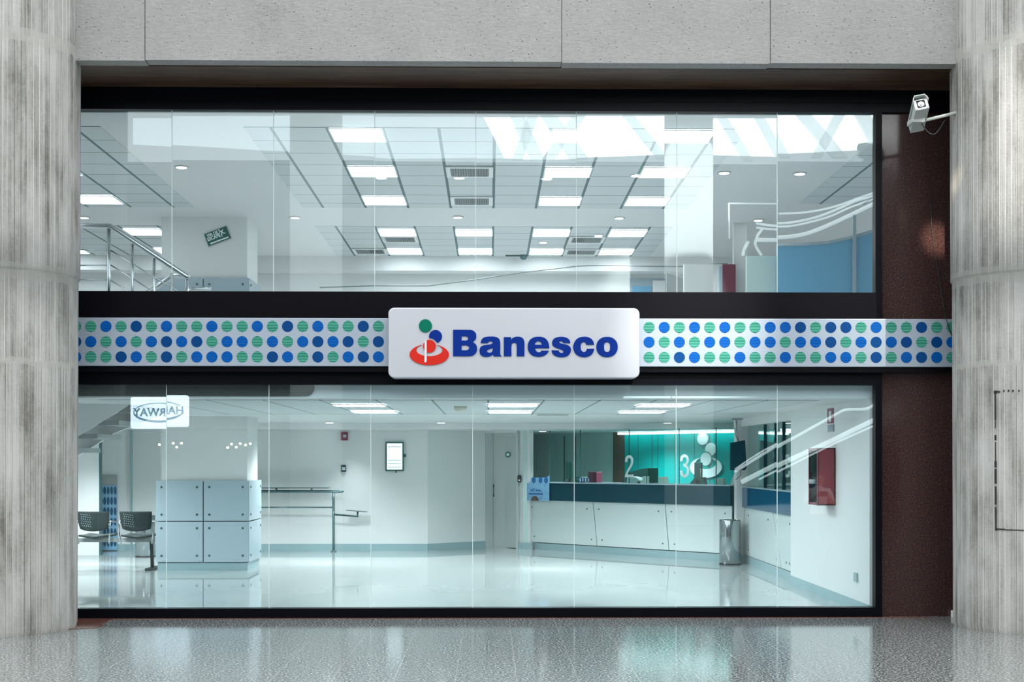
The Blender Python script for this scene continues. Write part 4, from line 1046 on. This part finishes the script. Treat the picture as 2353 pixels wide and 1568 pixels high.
item('file_box', 'brown-red box on the teller counter left of the number two', 'box', 1337, .36, [('body', B_(-.10, .10, -.08, .08, .0, .19, .006), M['red_matte'])])
item('low_cabinet', 'dark green cabinet with sloping top behind the number two', 'cabinet', 1409, .66, [('body', MB().prism([Vector((-.28, 0, -.3)), Vector((.24, 0, -.3)), Vector((.24, 0, .26)), Vector((.12, 0, .25)), Vector((-.28, 0, .17))], (0, .3, 0)), M['green_dark'])])
item('calculator', 'rounded white machine on the counter below the number two', 'machine', 1433, .26, [('body', MB().prism([Vector((-.15, 0, 0)), Vector((.17, 0, 0)), Vector((.15, 0, .05)), Vector((.06, 0, .10)), Vector((-.04, 0, .115)), Vector((-.14, 0, .105))], (0, .16, 0)), M['panel_white']), ('keypad', B_(.10, .16, -.004, .02, .0, .03, .002), M['black'])])
item('card_holder', 'wide white card standing on the counter beside the number two', 'card', 1462, .22, [('sheet', B_(-.035, .035, -.01, .01, 0, .125, .002), M['white'])])
item('card_holder', 'narrow white card standing right of the wide white card', 'card', 1471, .22, [('sheet', B_(-.018, .018, -.01, .01, 0, .125, .002), M['white'])])
item('name_block', 'beige card box left of the number three on the teller counter', 'card box', 1506, .22, [('body', B_(-.085, .085, -.03, .03, 0, .115, .004), M['beige'])])
item('name_block', 'beige card box below the white ring emblem', 'card box', 1637, .22, [('body', B_(-.085, .085, -.03, .03, 0, .105, .004), M['beige'])])
item('pen_stand', 'dark stand with a pale pen right of the number three', 'pen stand', 1591, .26, [('stand', MB().prism([Vector((-.05, 0, 0)), Vector((.06, 0, 0)), Vector((.03, 0, .115)), Vector((-.05, 0, .115))], (0, .08, 0)), M['green_dark']), ('pen', MB().tube([(-.045, .03, .10), (-.045, .03, .26)], .009, 0, 8), M['beige'])])
item('keypad_terminal', 'white card terminal tilted up at the right end of the counter', 'terminal', 1681, .10, [('body', MB().prism([Vector((-.10, 0, 0)), Vector((.05, 0, 0)), Vector((.09, 0, .23)), Vector((.06, 0, .27)), Vector((.01, 0, .25))], (0, .07, 0)), M['white']), ('display', MB().prism([Vector((.0, -.002, .10)), Vector((.035, -.002, .11)), Vector((.055, -.002, .20)), Vector((.03, -.002, .205))], (0, .004, 0)), M['black'])])
# pale blue promotional sticker on the counter and small balloon prints
pa, pb = lc(1215, 1113), lc(1271, 1152)
pst = thing('promotional_poster', 'pale blue promotional poster with dark blue print on the left end of the counter band', 'poster', tuple(MT @ Vector(((pa.x + pb.x) / 2, -.101, pb.z))), ang)
w2 = (pb.x - pa.x) / 2; hh = pa.z - pb.z
mb = MB(); mb.box(-w2, w2, -.004, .004, 0, hh + .02); mb.prism([Vector((-w2 * .55, .004, hh + .02)), Vector((w2, .004, hh + .02)), Vector((w2, .004, hh + .17)), Vector((w2 * .75, .004, hh + .13)), Vector((-w2 * .5, .004, hh + .12))], (0, -.008, 0)); part('sheet', mb, M['poster_blue'], pst, True)
mb = MB()
rr = random.Random(3)
for x0, x1, z0, z1 in ((-.55, .45, .58, .62), (-.5, -.42, .62, .72), (-.35, -.28, .62, .74), (-.28, -.12, .70, .74), (-.05, .02, .62, .72), (.1, .16, .62, .72), (.16, .32, .62, .66), (-.68, .5, .38, .47)):
    mb.box(w2 * x0, w2 * x1, -.0065, -.004, hh * z0, hh * z1)
for i in range(36):
    x, z = rr.uniform(-.92, .92) * w2, rr.uniform(.05, .95) * hh
    if abs(x) > .62 * w2 or z < .3 * hh: mb.box(x - .006, x + .006, -.0062, -.004, z - .007, z + .007)
for x in (-.25, .3, .75): mb.add([(w2 * x + .05 * math.cos(q), -.0062, hh + .08 + .06 * math.sin(q)) for q in [2 * math.pi * k / 16 for k in range(16)]], [list(range(16))])
part('print', mb, M['print_blue'], pst, True)
mb = MB(); mb.add([(-.05 + .10 * math.cos(q), -.0065, .09 * math.sin(q)) for q in [math.pi * k / 12 for k in range(13)]], [list(range(13))]); part('dark_shape', mb, M['brown_wood'], pst, True)
pq = lc(1338, 1107); bsk = thing('balloon_sticker', 'row of blue and white balloon shapes stuck on the glass screen above the counter', 'sticker', tuple(MT @ Vector((pq.x, .050, zt + .066))), ang)
mb = MB(); mb2 = MB()
for i in range(4):
    x = -.10 + .066 * i; mb.add([(x + .033 * math.cos(q), -.002, .045 * math.sin(q)) for q in [2 * math.pi * k / 20 for k in range(20)]], [list(range(20))]); mb2.add([(x + .008 + .013 * math.cos(q), -.004, .036 * math.sin(q)) for q in [2 * math.pi * k / 20 for k in range(20)]], [list(range(20))])
part('balloons', mb, M['print_blue'], bsk, True); part('balloon_shine', mb2, M['number_white'], bsk, True)

# wall behind the tellers
off = 2.1
def bk(x0, x1, y, z0, z1, th, name, m):
    mb = MB(); mb.box(x0, x1, y, y + th, z0, z1); mb.v = [MT @ p for p in mb.v]; return struct(name, mb, m)
n_ = Vector((-math.sin(ang), math.cos(ang), 0))
A2, B2 = A + n_ * off, B + n_ * off
def lb(u, v): 
    p = MI @ on_line(u, v, A2, B2); return Vector((p.x, off, p.z))
xt = lb(1437, 1050).x
bk(-3.6, lb(1412, 1050).x, off, 0, ZL, .1, 'wall_teller_back', M['grey_green'])
bk(xt, Lc + 2.2, off - .02, 0, ZL, .1, 'wall_teller_back_teal', M['teal_wall'])
bk(lb(1412, 1050).x, xt, off - .04, 0, ZL, .12, 'trim_10', M['brown_wood'])
mb = MB(); x0, x1 = lb(1436, 988).x, lb(1700, 988).x; zc = 2.17; mb.box(x0, x1, off - .22, off - .16, zc - .02, zc + .02); mb.v = [MT @ p for p in mb.v]
solo('light_strip', mb, M['cove_light'], 'long bright light strip along the top of the teal wall', 'light')
mb = MB()
for u in (1297, 1322): x = lb(u, 1050).x; mb.box(x - .008, x + .008, off - .012, off, .9, 2.15)
mb.v = [MT @ p for p in mb.v]; struct('trim_11', mb, M['joint_dark'])
mb = MB()
for u in (1468, 1500, 1513, 1553, 1597, 1632, 1646): x = lb(u, 1050).x; mb.box(x - .006, x + .006, off - .024, off - .02, .9, 2.15)
mb.v = [MT @ p for p in mb.v]; struct('trim_12', mb, M['joint_dark'])
q = MT @ Vector((1.7, 1.1, 2.17)); spot('downlight_and_fill_lamp', tuple(q), (q.x, q.y, 0), 130, 150, .6, (.96, .985, 1), .012)  # added lamp without a fixture, brightening the teller area
# white emblem on the teal wall
eo = lb(1626, 1060); em = thing('wall_emblem', 'white emblem of three discs in a ring on the teal wall', 'emblem', tuple(MT @ Vector((eo.x, off - .02, eo.z))), ang)
def epx(pts):      # outline in photo px -> local
    r_ = []
    for u, v in pts: q = lb(u, v); r_.append(Vector((q.x - eo.x, q.z - eo.z)))
    return r_
def eadd(loops, depth=.03): 
    v, f = fill2d([epx(l) for l in loops], depth); return MB().add([(p.x, -.025 - p.z, p.y) for p in v], f)
def ell(cx, cy, a, b, n=36): return [(cx + a * math.cos(2 * math.pi * i / n), cy + b * math.sin(2 * math.pi * i / n)) for i in range(n)]
part('disc', eadd([ell(1618.5, 1008.5, 12, 14.5)]), M['number_white'], em, True)
cr = []
for u, v in ell(1637, 1033, 12, 14.5, 60):
    dx, dy = (u - 1626) / 14.5, (v - 1055.5) / 18.0; r = math.hypot(dx, dy)
    cr.append((u, v) if r > 1 else (1626 + dx / r * 14.5, 1055.5 + dy / r * 18.0))
part('disc', eadd([cr]), M['number_white'], em, True)
part('disc', eadd([ell(1626, 1055.5, 12, 15)]), M['number_white'], em, True)
rg = [(1626 + 36.5 * math.cos(math.radians(-62 + 304 * i / 50)), 1074.5 + 24 * math.sin(math.radians(-62 + 304 * i / 50))) for i in range(51)] + [(1626 + 23.5 * math.cos(math.radians(-124 - 292 * i / 50)), 1065 + 13.5 * math.sin(math.radians(-124 - 292 * i / 50))) for i in range(51)]
part('ring', eadd([rg]), M['number_white'], em, True)

# hanging television at the pier
c = on_plane(1697, 1048, 6.9)
tv = thing('hanging_monitor', 'dark monitor hung from the ceiling by cables in front of the pier', 'monitor', (c.x, 6.9, c.z))
a, b = on_plane(1678.5, 1016, 6.9), on_plane(1716, 1081, 6.9)
mb = MB(); mb.prism([on_plane(1678.5, 1018, 6.86), on_plane(1712, 1012, 6.86), on_plane(1716, 1074, 6.86), on_plane(1712, 1081, 6.86), on_plane(1678.5, 1081, 6.86)], (0, .06, 0)); part('screen_panel', mb, M['counter_blue'], tv)
mb = MB(); t = on_level(1692, 974.5, ZL); t.y = 6.9; mb.tube([Vector((c.x - .02, 6.9, ZL)), on_plane(1690, 1000, 6.9), on_plane(1697, 1016, 6.9)], .008, 0, 8); mb.tube([Vector((c.x - .05, 6.9, ZL)), on_plane(1697, 1014, 6.9)], .006, 0, 8); mb.box(c.x - .10, c.x + .06, 6.85, 6.95, ZL - .02, ZL - .001); part('ceiling_mount', mb, M['grey_mid'], tv)
mb = MB(); mb.tube([on_plane(1700, 1080, 6.95), on_plane(1702, 1092, 6.98), on_plane(1696, 1099, 7.0), on_plane(1690, 1102, 7.02)], .005, 0, 6); part('screen_cable', mb, M['black'], tv)

# second counter set into the right wall
c2 = thing('side_counter', 'short counter with bright blue glass band set into the right wall', 'counter', (XC2, (y37 + YPF) / 2, 0))
y0, y1 = y37 + .01, YPF - .02
mb = MB(); mb.box(XC2 - .05, XC2 + .0, y0, y1, .90, 1.22); part('glass_band', mb, M['counter_blue2'], c2)
mb = MB(); mb.box(XC2 - .07, XC2 + .5, y0, y1, 1.22, 1.24); part('worktop', mb, M['panel_blue'], c2)
mb = MB(); mb.box(XC2 + .02, XC2 + .45, y0, y1, .13, 1.22); part('carcass', mb, M['joint_dark'], c2)
mb = MB(); mb.box(XC2 + .0, XC2 + .4, y0, y1, 0, .13); part('plinth', mb, M['teal_base'], c2)
def sw(u, v): q = on_wall_x(u, v, XC2); return Vector((XC2, q.y, q.z))
sm_t, sm_b = sw(1776, 1172).y, sw(1797, 1300).y
for (ta, ba), (tb, bb) in (((y1, y1), (sm_t, sm_b)), ((sm_t, sm_b), (y0, y0))):
    g = .012; mb = MB(); mb.prism([Vector((XC2 - .005, ta - g, .90)), Vector((XC2 - .005, tb + g, .90)), Vector((XC2 - .005, bb + g, .14)), Vector((XC2 - .005, ba - g, .14))], (.012, 0, 0)); pn = part('front_panel', mb, M['panel_white'], c2)
    for yy, zz in ((ta - .3, .78), (tb + .3, .78), (ba - .3, .24), (bb + .3, .24)): mb = MB(); mb.box(XC2 - .012, XC2 - .005, yy - .014, yy + .014, zz - .014, zz + .014); part('stud', mb, M['dark_teal_steel'], pn)
gs2 = thing('side_screen', 'glass screen with dark mullions above the side counter', 'screen', (XC2, (y0 + y1) / 2, 1.24))
mb = MB(); mb.box(XC2 + .04, XC2 + .05, y0, y1, 1.241, 2.19); part('glass', mb, M['glass_in'], gs2)
mb = MB()
for u, w_ in ((1752, .012), (1776, .03), (1794, .022), (1815.5, .02)): yy = on_wall_x(u, 1050, XC2).y; mb.box(XC2 + .02, XC2 + .07, yy - w_, yy + w_, 1.24, 2.19)
part('mullion', mb, M['counter_blue'], gs2)

# fire cabinet, wall signs, outlet on the right wall
f0, f1 = on_wall_x(1920, 1100, XR), on_wall_x(1880, 1100, XR - .2)
ya, yc = f0.y, f0.y + .44
zt_, zb2 = zf(1030, 4, ya), zf(1162, 4, ya)
fc = thing('fire_cabinet', 'red fire hose cabinet with a glass door on the right wall', 'fire cabinet', (XR - .1, (ya + yc) / 2, zb2))
mb = MB(); mb.box(XR - .20, XR - .001, ya, ya + .012, zb2, zt_); mb.box(XR - .20, XR - .001, yc - .012, yc, zb2, zt_); mb.box(XR - .20, XR - .001, ya, yc, zt_ - .012, zt_); mb.box(XR - .20, XR - .001, ya, yc, zb2, zb2 + .012); mb.box(XR - .012, XR - .001, ya, yc, zb2, zt_); part('case', mb, M['red_box'], fc)
mb = MB(); mb.box(XR - .206, XR - .200, ya + .004, yc - .004, zb2 + .004, zt_ - .004); dg_ = part('glass_door', mb, M['cab_glass'], fc)
mb = MB()
for q in ((ya, ya + .03, zb2, zt_), (yc - .03, yc, zb2, zt_), (ya, yc, zb2, zb2 + .03), (ya, yc, zt_ - .03, zt_)): mb.box(XR - .212, XR - .206, *q)
part('door_frame', mb, M['red_matte'], dg_)
mb = MB(); mb.lathe([(.14, 0), (.14, .05), (.05, .055)], XR - .10, yc - .16, 0, 24, 'z', zb2 + .25); part('hose_reel', mb, M['grey_mid'], fc)
def wsign(u0, v0, u1, v1, th=.012):
    a, b = on_wall_x(u0, v0, XR), on_wall_x(u1, v1, XR); m_ = MB(); m_.box(XR - th, XR - .001, b.y, a.y, zf(v1, 4, a.y), zf(v0, 4, a.y)); return m_
ex = thing('extinguisher_sign', 'narrow dark extinguisher sign high on the right wall', 'sign', tuple(on_wall_x(1909, 973, XR)))
part('plate', wsign(1903, 940, 1916, 974), M['red_matte'], ex); part('pictogram', wsign(1907, 946, 1912, 970, .015), M['number_white'], ex)
ex2 = thing('instruction_sign', 'small dark-edged notice just below the extinguisher sign', 'sign', tuple(on_wall_x(1910, 993, XR)))
part('plate', wsign(1904, 977, 1917, 993), M['grey_mid'], ex2); part('text_area', wsign(1906, 981, 1915, 989, .015), M['panel_blue'], ex2)
ot = solo('wall_outlet', wsign(1965, 1316, 1972, 1336, .02), M['teal_base'], 'small grey-blue outlet low on the right wall', 'outlet')

# ------------------------------------------------------------------ upper room back
yq = 10.19
mb = MB(); a, b = on_plane(1447, 641, yq), on_plane(1530, 700, yq); mb.box(a.x, b.x, yq - .03, yq, ZU, a.z); 
ud = thing('door_2', 'blue glazed door at the back of the upper room', 'door', ((a.x + b.x) / 2, yq, ZU), 0, None, 'structure')
part('door_frame', mb, M['panel_blue'], ud); a, b = on_plane(1453, 658, yq - .03), on_plane(1497, 700, yq - .03); mb = MB(); mb.box(a.x, b.x, yq - .04, yq - .029, ZU, a.z); part('pane', mb, M['blue_reflection_and_pane'], ud)
a, b = on_plane(1500, 645, yq - .03), on_plane(1528, 700, yq - .03); mb = MB(); mb.box(a.x, b.x, yq - .04, yq - .029, ZU, a.z); part('pane', mb, M['white'], ud)
mb = MB(); yy = 8.4; a, b = on_plane(1532, 628, yy), on_plane(1572, 640, yy); mb.prism([Vector((a.x, yy, ZU)), Vector((b.x, yy, ZU)), Vector((b.x, yy, b.z)), Vector((a.x, yy, a.z))], (0, .1, 0)); struct('wall_upper_screen', mb, M['grey_mid'])
yy = 6.4; a, b = on_plane(1655, 612, yy), on_plane(1685, 612, yy)
rc_ = thing('red_cabinet', 'dark red cabinet upstairs, cut off by the window sill', 'cabinet', ((a.x + b.x) / 2, yy, ZU + .3))
mb = MB(); mb.box(a.x, b.x, yy - .2, yy, ZU + .3, a.z); part('body', mb, M['red_matte'], rc_); mb = MB(); mb.box(a.x - .05, a.x - .001, yy - .2, yy, ZU + .3, a.z - .03); part('side_glass', mb, M['panel_blue'], rc_)
mb = MB(); a, b = on_plane(1686, 575, yy), on_plane(1716, 575, yy); mb.box(a.x, b.x, yy, yy + .1, ZU, ZC); struct('wall_upper_pier', mb, M['white_wall'])
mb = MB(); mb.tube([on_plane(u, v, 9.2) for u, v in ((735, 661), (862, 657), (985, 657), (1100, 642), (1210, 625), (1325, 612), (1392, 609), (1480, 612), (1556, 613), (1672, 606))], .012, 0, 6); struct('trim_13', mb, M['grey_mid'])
mb = MB(); a, b = on_plane(1572, 607, yy + .9), on_plane(1690, 600, yy + .9); mb.box(a.x, b.x, yy + .9, yy + 1, ZU, zf(606, 0, yy + .9)); struct('wall_upper_low', mb, M['white_wall'])
# added curved-top blue panel imitating the reflected flank of an escalator
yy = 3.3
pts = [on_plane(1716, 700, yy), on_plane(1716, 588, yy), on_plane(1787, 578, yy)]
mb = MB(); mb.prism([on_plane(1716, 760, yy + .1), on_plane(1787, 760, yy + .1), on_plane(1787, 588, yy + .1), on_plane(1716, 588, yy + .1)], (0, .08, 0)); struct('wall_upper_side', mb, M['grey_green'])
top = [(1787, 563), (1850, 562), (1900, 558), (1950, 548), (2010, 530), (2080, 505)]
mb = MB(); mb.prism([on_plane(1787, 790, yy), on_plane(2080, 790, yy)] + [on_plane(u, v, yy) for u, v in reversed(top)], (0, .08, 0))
pb_ = thing('blue_reflection_panel', 'added blue panel imitating a reflected escalator flank, right end of the upper room', 'reflection panel', (4.6, yy, ZU))
part('panel', mb, M['blue_reflection_and_pane'], pb_)
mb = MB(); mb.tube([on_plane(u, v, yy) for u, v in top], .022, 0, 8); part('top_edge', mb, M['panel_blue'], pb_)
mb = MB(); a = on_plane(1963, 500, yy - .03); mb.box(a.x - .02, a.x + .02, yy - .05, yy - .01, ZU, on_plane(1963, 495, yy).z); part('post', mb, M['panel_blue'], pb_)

# ------------------------------------------------------------------ across the hall (seen only as reflections in the glass)
def mir(u, v, yv): q = on_plane(u, v, yv); return Vector((q.x, -yv, q.z))
M['hall_white'] = mat('hall_white_concrete', (.78, .79, .78), .7)
M['hall_dark'] = mat('dark_shop_interior', (.05, .045, .04), .6)
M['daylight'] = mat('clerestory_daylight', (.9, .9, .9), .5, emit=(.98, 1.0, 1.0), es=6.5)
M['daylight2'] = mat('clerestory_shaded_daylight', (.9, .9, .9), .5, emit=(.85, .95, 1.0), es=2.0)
M['rail_glow'] = mat('glowing_rail_white', (.9, .9, .9), .5, emit=(.86, .98, 1.0), es=1.5)  # glow added to plain escalator rails so their reflections show
M['lit_sign'] = mat('lit_sign_face', (.9, .9, .9), .4, emit=(.80, .90, 1.0), es=5.0)
M['bulb'] = mat('warm_bulb', (.9, .8, .6), .4, emit=(1.0, .78, .42), es=12)
yv = 24.0
cl = thing('clerestory', 'band of bright roof windows with diagonal struts across the hall', 'window', (2, -yv, 0), 0, None, 'structure')
def quad(m_, pts, d=(0, -.05, 0)): m_.prism([mir(u, v, y) for u, v, y in pts], d)
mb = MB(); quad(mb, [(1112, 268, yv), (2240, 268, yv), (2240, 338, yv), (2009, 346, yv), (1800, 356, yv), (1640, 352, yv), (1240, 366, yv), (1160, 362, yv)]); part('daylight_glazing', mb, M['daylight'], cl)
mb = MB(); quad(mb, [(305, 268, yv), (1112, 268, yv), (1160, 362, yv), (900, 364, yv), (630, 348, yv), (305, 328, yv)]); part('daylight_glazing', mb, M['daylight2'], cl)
mb = MB()
for u0, u1, wd in ((1190, 1235, 16), (1225, 1190, 12), (1330, 1260, 14), (1262, 1330, 18), (1440, 1520, 12), (1660, 1720, 10), (1745, 1800, 10), (1840, 1925, 16), (1925, 1870, 12), (1975, 2030, 16), (2080, 2020, 16)):
    mb.prism([mir(u0 - wd, 268, yv - .3), mir(u0 + wd, 268, yv - .3), mir(u1 + wd, 368, yv - .3), mir(u1 - wd, 368, yv - .3)], (0, .2, 0))
ms = bpy.data.materials.new('translucent_strut'); ms.use_nodes = True; bs_ = ms.node_tree.nodes['Principled BSDF']; ms.node_tree.nodes.remove(bs_)
t1, t2, t3 = N(ms, 'BsdfTransparent'), N(ms, 'BsdfDiffuse'), N(ms, 'MixShader'); t1.inputs[0].default_value = (.9, .92, .92, 1); t3.inputs[0].default_value = .30
L(ms, t1.outputs[0], t3.inputs[1]); L(ms, t2.outputs[0], t3.inputs[2]); L(ms, t3.outputs[0], ms.node_tree.nodes['Material Output'].inputs[0])
part('strut', mb, ms, cl)
mb = MB(); q0, q1 = mir(-400, 366, yv + .2), mir(2700, 366, yv + .2); mb.box(-40, 40, -yv - .6, -yv - .2, 3.3, q0.z); struct('wall_opposite_upper', mb, mat('opposite_upper_wall', (.09, .095, .095), .7))
mb = MB(); mb.box(-40, 40, -yv - .6, -yv + 3, 2.9, 3.3); struct('ceiling_opposite', mb, M['hall_dark'])
mb = MB(); mb.box(-40, 40, -yv - .6, -yv - .2, 0, 2.9); struct('wall_opposite_lower', mb, M['hall_dark'])
# pale column opposite, brightened by an added spot lamp imitating sun
yv2 = 20.5
a, b = mir(1525, 500, yv2), mir(1640, 500, yv2)
oc = MB(); oc.lathe([(abs(b.x - a.x) / 2, 0), (abs(b.x - a.x) / 2, 11.5)], (a.x + b.x) / 2, -yv2, 0, 32); struct('wall_opposite_column', oc, M['hall_white'])
spot('sun_patch_spot_opposite', ((a.x + b.x) / 2 + .5, -12.0, 13.5), ((a.x + b.x) / 2, -yv2 + .5, 8.6), 160000, 17, .6, (1, 1, .98))
a, b = mir(665, 500, 22), mir(785, 500, 22)
oc = MB(); oc.lathe([(abs(b.x - a.x) / 2, 0), (abs(b.x - a.x) / 2, 11.5)], (a.x + b.x) / 2, -22, 0, 32); struct('wall_opposite_column_left', oc, M['hall_white'])
# dark shop opposite with warm lamps and a lit sign above
yv3 = 19.0
a, b = mir(300, 985, yv3), mir(592, 1240, yv3)
mb = MB(); mb.box(a.x, b.x, -yv3 - 3, -yv3 - 2.9, 0, a.z); mb.box(a.x - .1, a.x, -yv3 - 3, -yv3, 0, a.z); mb.box(b.x, b.x + .1, -yv3 - 3, -yv3, 0, a.z); mb.box(a.x, b.x, -yv3 - 3, -yv3, a.z, a.z + .1); mb.box(a.x, b.x, -yv3 - 3, -yv3, .001, .02)
struct('wall_opposite_shop', mb, M['hall_dark'])
lm = thing('lamp_string', 'warm bulbs inside the shop across the hall', 'lamp', (a.x, -yv3 - 1, 2))
for i, (u, v) in enumerate(((366, 1018), (399, 1019), (407, 1028), (418, 1019), (524, 1029), (533, 1021), (544, 1028), (553, 1020), (565, 1023), (576, 1020))):
    q = mir(u, v, yv3 + 1); mb = MB(); mb.lathe([(.02, -.03), (.032, -.015), (.032, .015), (.015, .03)], q.x, q.y, 0, 12, 'z', q.z); part('bulb', mb, M['bulb'], lm)
a, b = mir(298, 908, 18.5), mir(431.5, 981, 18.5)
hs = thing('lit_shop_sign', 'white lit sign with an oval and dark blue lettering across the hall', 'sign', ((a.x + b.x) / 2, -18.5, b.z))
mb = MB(); mb.rbox(a.x, b.x, -18.75, -18.5, b.z, a.z, .06, 0, 3); part('sign_box', mb, M['lit_sign'], hs)
cx, cz = (a.x + b.x) / 2, (a.z + b.z) / 2; W2 = (b.x - a.x) / 2
def facing(vf, y, mbx=None):
    mbx = mbx or MB(); mbx.add([(cx - p.x, y + p.z, cz + p.y) for p in vf[0]], vf[1]); return mbx
M['sign_ink'] = mat('translucent_blue_ink', (.03, .09, .20), .4, emit=(.10, .32, .58), es=1.5)
mb = facing(text2d('HAIRWAY', .27, .01, .008, 1.0), -18.49)
part('lettering', mb, M['sign_ink'], hs)
ov = []
for i in range(41): q = math.radians(150 - 330 * i / 40); ov.append(Vector((W2 * .88 * math.cos(q), .245 * math.sin(q))))
for i in range(41): q = math.radians(-180 + 330 * i / 40); ov.append(Vector((W2 * .84 * math.cos(q), .015 + .205 * math.sin(q))))
part('oval', facing(fill2d([ov], .01), -18.492), M['sign_ink'], hs)
# escalator across the hall: rails made to glow for bright reflections
esc = thing('escalator', 'escalator with rails made to glow across the hall', 'escalator', (9, -19, 0))
for name_, pth, r in (('glowing_rail', [(1690, 1086), (1800, 1018), (1900, 962), (1925, 948), (1945, 940), (1990, 938), (2012, 925)], .035), ('glowing_rail', [(1690, 1080), (1760, 1035), (1880, 975)], .02),
                      ('glowing_rail', [(1705, 1110), (1800, 1062), (1900, 1016), (2012, 962), (2100, 925)], .06), ('glowing_rail', [(1745, 1104), (1900, 1026), (2012, 975)], .025),
                      ('glowing_rail', [(1787, 494), (1840, 492), (1890, 484), (1930, 473), (1970, 458), (2012, 444)], .025), ('glowing_rail', [(1740, 510), (1787, 516), (1830, 512), (1880, 500), (1930, 480), (1970, 463), (2012, 452)], .03),
                      ('glowing_rail', [(1740, 520), (1787, 524), (1830, 520), (1900, 502), (1950, 480), (2012, 458)], .025), ('glowing_rail', [(1740, 548), (1800, 548), (1850, 540), (1900, 521), (1950, 498), (2012, 468)], .05),
                      ('glowing_rail', [(1753, 524), (1742, 540), (1738, 560), (1752, 584)], .035), ('glowing_rail', [(1722, 552), (1712, 570), (1709, 584)], .04), ('glowing_rail', [(1675, 464), (1786, 465)], .018), ('glowing_rail', [(1677, 466), (1678, 545)], .02)):
    pts = [mir(u, v, 19.5) for u, v in pth]
    out = []
    for i in range(len(pts) - 1):
        p0, p1, p2_, p3_ = pts[max(i - 1, 0)], pts[i], pts[i + 1], pts[min(i + 2, len(pts) - 1)]
        for k in range(5):
            t = k / 5; out.append(.5 * ((2 * p1) + (p2_ - p0) * t + (2 * p0 - 5 * p1 + 4 * p2_ - p3_) * t * t + (3 * p1 - p0 - 3 * p2_ + p3_) * t ** 3))
    out.append(pts[-1]); mb = MB(); mb.tube(out, r, 0, 8); part(name_, mb, M['rail_glow'], esc)

# a visitor standing in the hall, seen mirrored in the dark red cabinet
def person():
    cx, cy = 5.13, -6.7
    V = [(0,0,.80,.125,.10),(0,-.01,.98,.115,.09),(0,0,1.14,.135,.095),(0,.0,1.235,.06,.055),(0,.015,1.275,.052,.052),(0,.03,1.335,.068,.078),(0,.03,1.40,.072,.084),(0,.02,1.445,.045,.05)]
    E = [(i, i + 1) for i in range(7)]
    def chain(root, pts):
        k = root
        for p in pts: V.append(p); E.append((k, len(V) - 1)); k = len(V) - 1
        return k
    for s_ in (-1, 1):
        w_ = chain(2, [(s_*.15,0,1.19,.055,.05),(s_*.20,.02,1.06,.043,.043),(s_*.215,.06,.97,.037,.037),(s_*.14,.17,1.05,.031,.031),(s_*.085,.23,1.11,.023,.021),(s_*.07,.25,1.14,.034,.018)])
        for j in range(4): chain(w_, [(s_*(.075 - .016*j),.275,1.165 - .018*j,.0085,.0085),(s_*(.05 - .012*j),.29 + .004*j,1.175 - .02*j,.008,.008),(s_*(.025 - .006*j),.285,1.172 - .02*j,.007,.007)])
        chain(w_, [(s_*.055,.235,1.17,.0095,.0095),(s_*.04,.245,1.19,.008,.008)])
        chain(0, [(s_*.085,0,.72,.085,.09),(s_*.09,.015,.43,.056,.058),(s_*.09,-.015,.25,.05,.05),(s_*.09,-.01,.08,.036,.038),(s_*.095,.06,.04,.036,.03),(s_*.10,.14,.03,.032,.022)])
    me = bpy.data.meshes.new('person'); me.from_pydata([v[:3] for v in V], E, [])
    o = bpy.data.objects.new('person', me); C.objects.link(o)
    sk_ = o.modifiers.new('skin', 'SKIN'); sub = o.modifiers.new('smooth', 'SUBSURF'); sub.levels = sub.render_levels = 2
    for d_, v in zip(me.skin_vertices[0].data, V): d_.radius = (v[3], v[4])
    me.skin_vertices[0].data[0].use_root = True
    m2 = bpy.data.meshes.new_from_object(o.evaluated_get(bpy.context.evaluated_depsgraph_get()))
    o.modifiers.clear(); o.data = m2
    for m_ in (mat('skin', (.42, .22, .15), .5), mat('pale_shirt', (.62, .56, .55), .8), mat('dark_trousers', (.03, .035, .05), .8), mat('dark_shoes', (.02, .02, .02), .5)): m2.materials.append(m_)
    for p in m2.polygons:
        c_ = p.center; p.use_smooth = True
        arm = abs(c_.x) > .19 and c_.z < 1.02 or c_.y > .10
        p.material_index = 3 if c_.z < .085 else 2 if c_.z < .83 else 0 if (c_.z > 1.265 or arm) else 1
    o.location = (cx, cy, 0)
    props(o, 'person in a pale shirt standing in the hall with both hands raised to the chest', 'person')
    def blob(x, y, z, a, b, c, m_, nm):
        bm = bmesh.new(); bmesh.ops.create_uvsphere(bm, u_segments=16, v_segments=10, radius=1)
        for q in bm.verts: q.co = Vector((x + q.co.x * a, y + q.co.y * b, z + q.co.z * c))
        mb = MB(); mb.bm(bm, 0, True); return part(nm, mb, m_, o, True)
    blob(0, .0, 1.405, .078, .092, .070, mat('dark_hair', (.02, .015, .012), .6), 'hair')
    blob(0, .108, 1.362, .013, .022, .022, m2.materials[0], 'nose')
    for s_ in (-1, 1): blob(s_*.030, .098, 1.383, .013, .010, .007, M['black'], 'eye'); blob(s_*.073, .03, 1.37, .012, .02, .03, m2.materials[0], 'ear')
    blob(0, .100, 1.325, .024, .010, .006, mat('lips', (.35, .10, .09), .5), 'mouth')
    mb = MB(); mb.rbox(cx - .06, cx + .06, cy + .290, cy + .302, 1.10, 1.18, .006); q = solo('mobile_phone', mb, M['black'], 'small dark phone held up by the person in the hall', 'phone')
person()
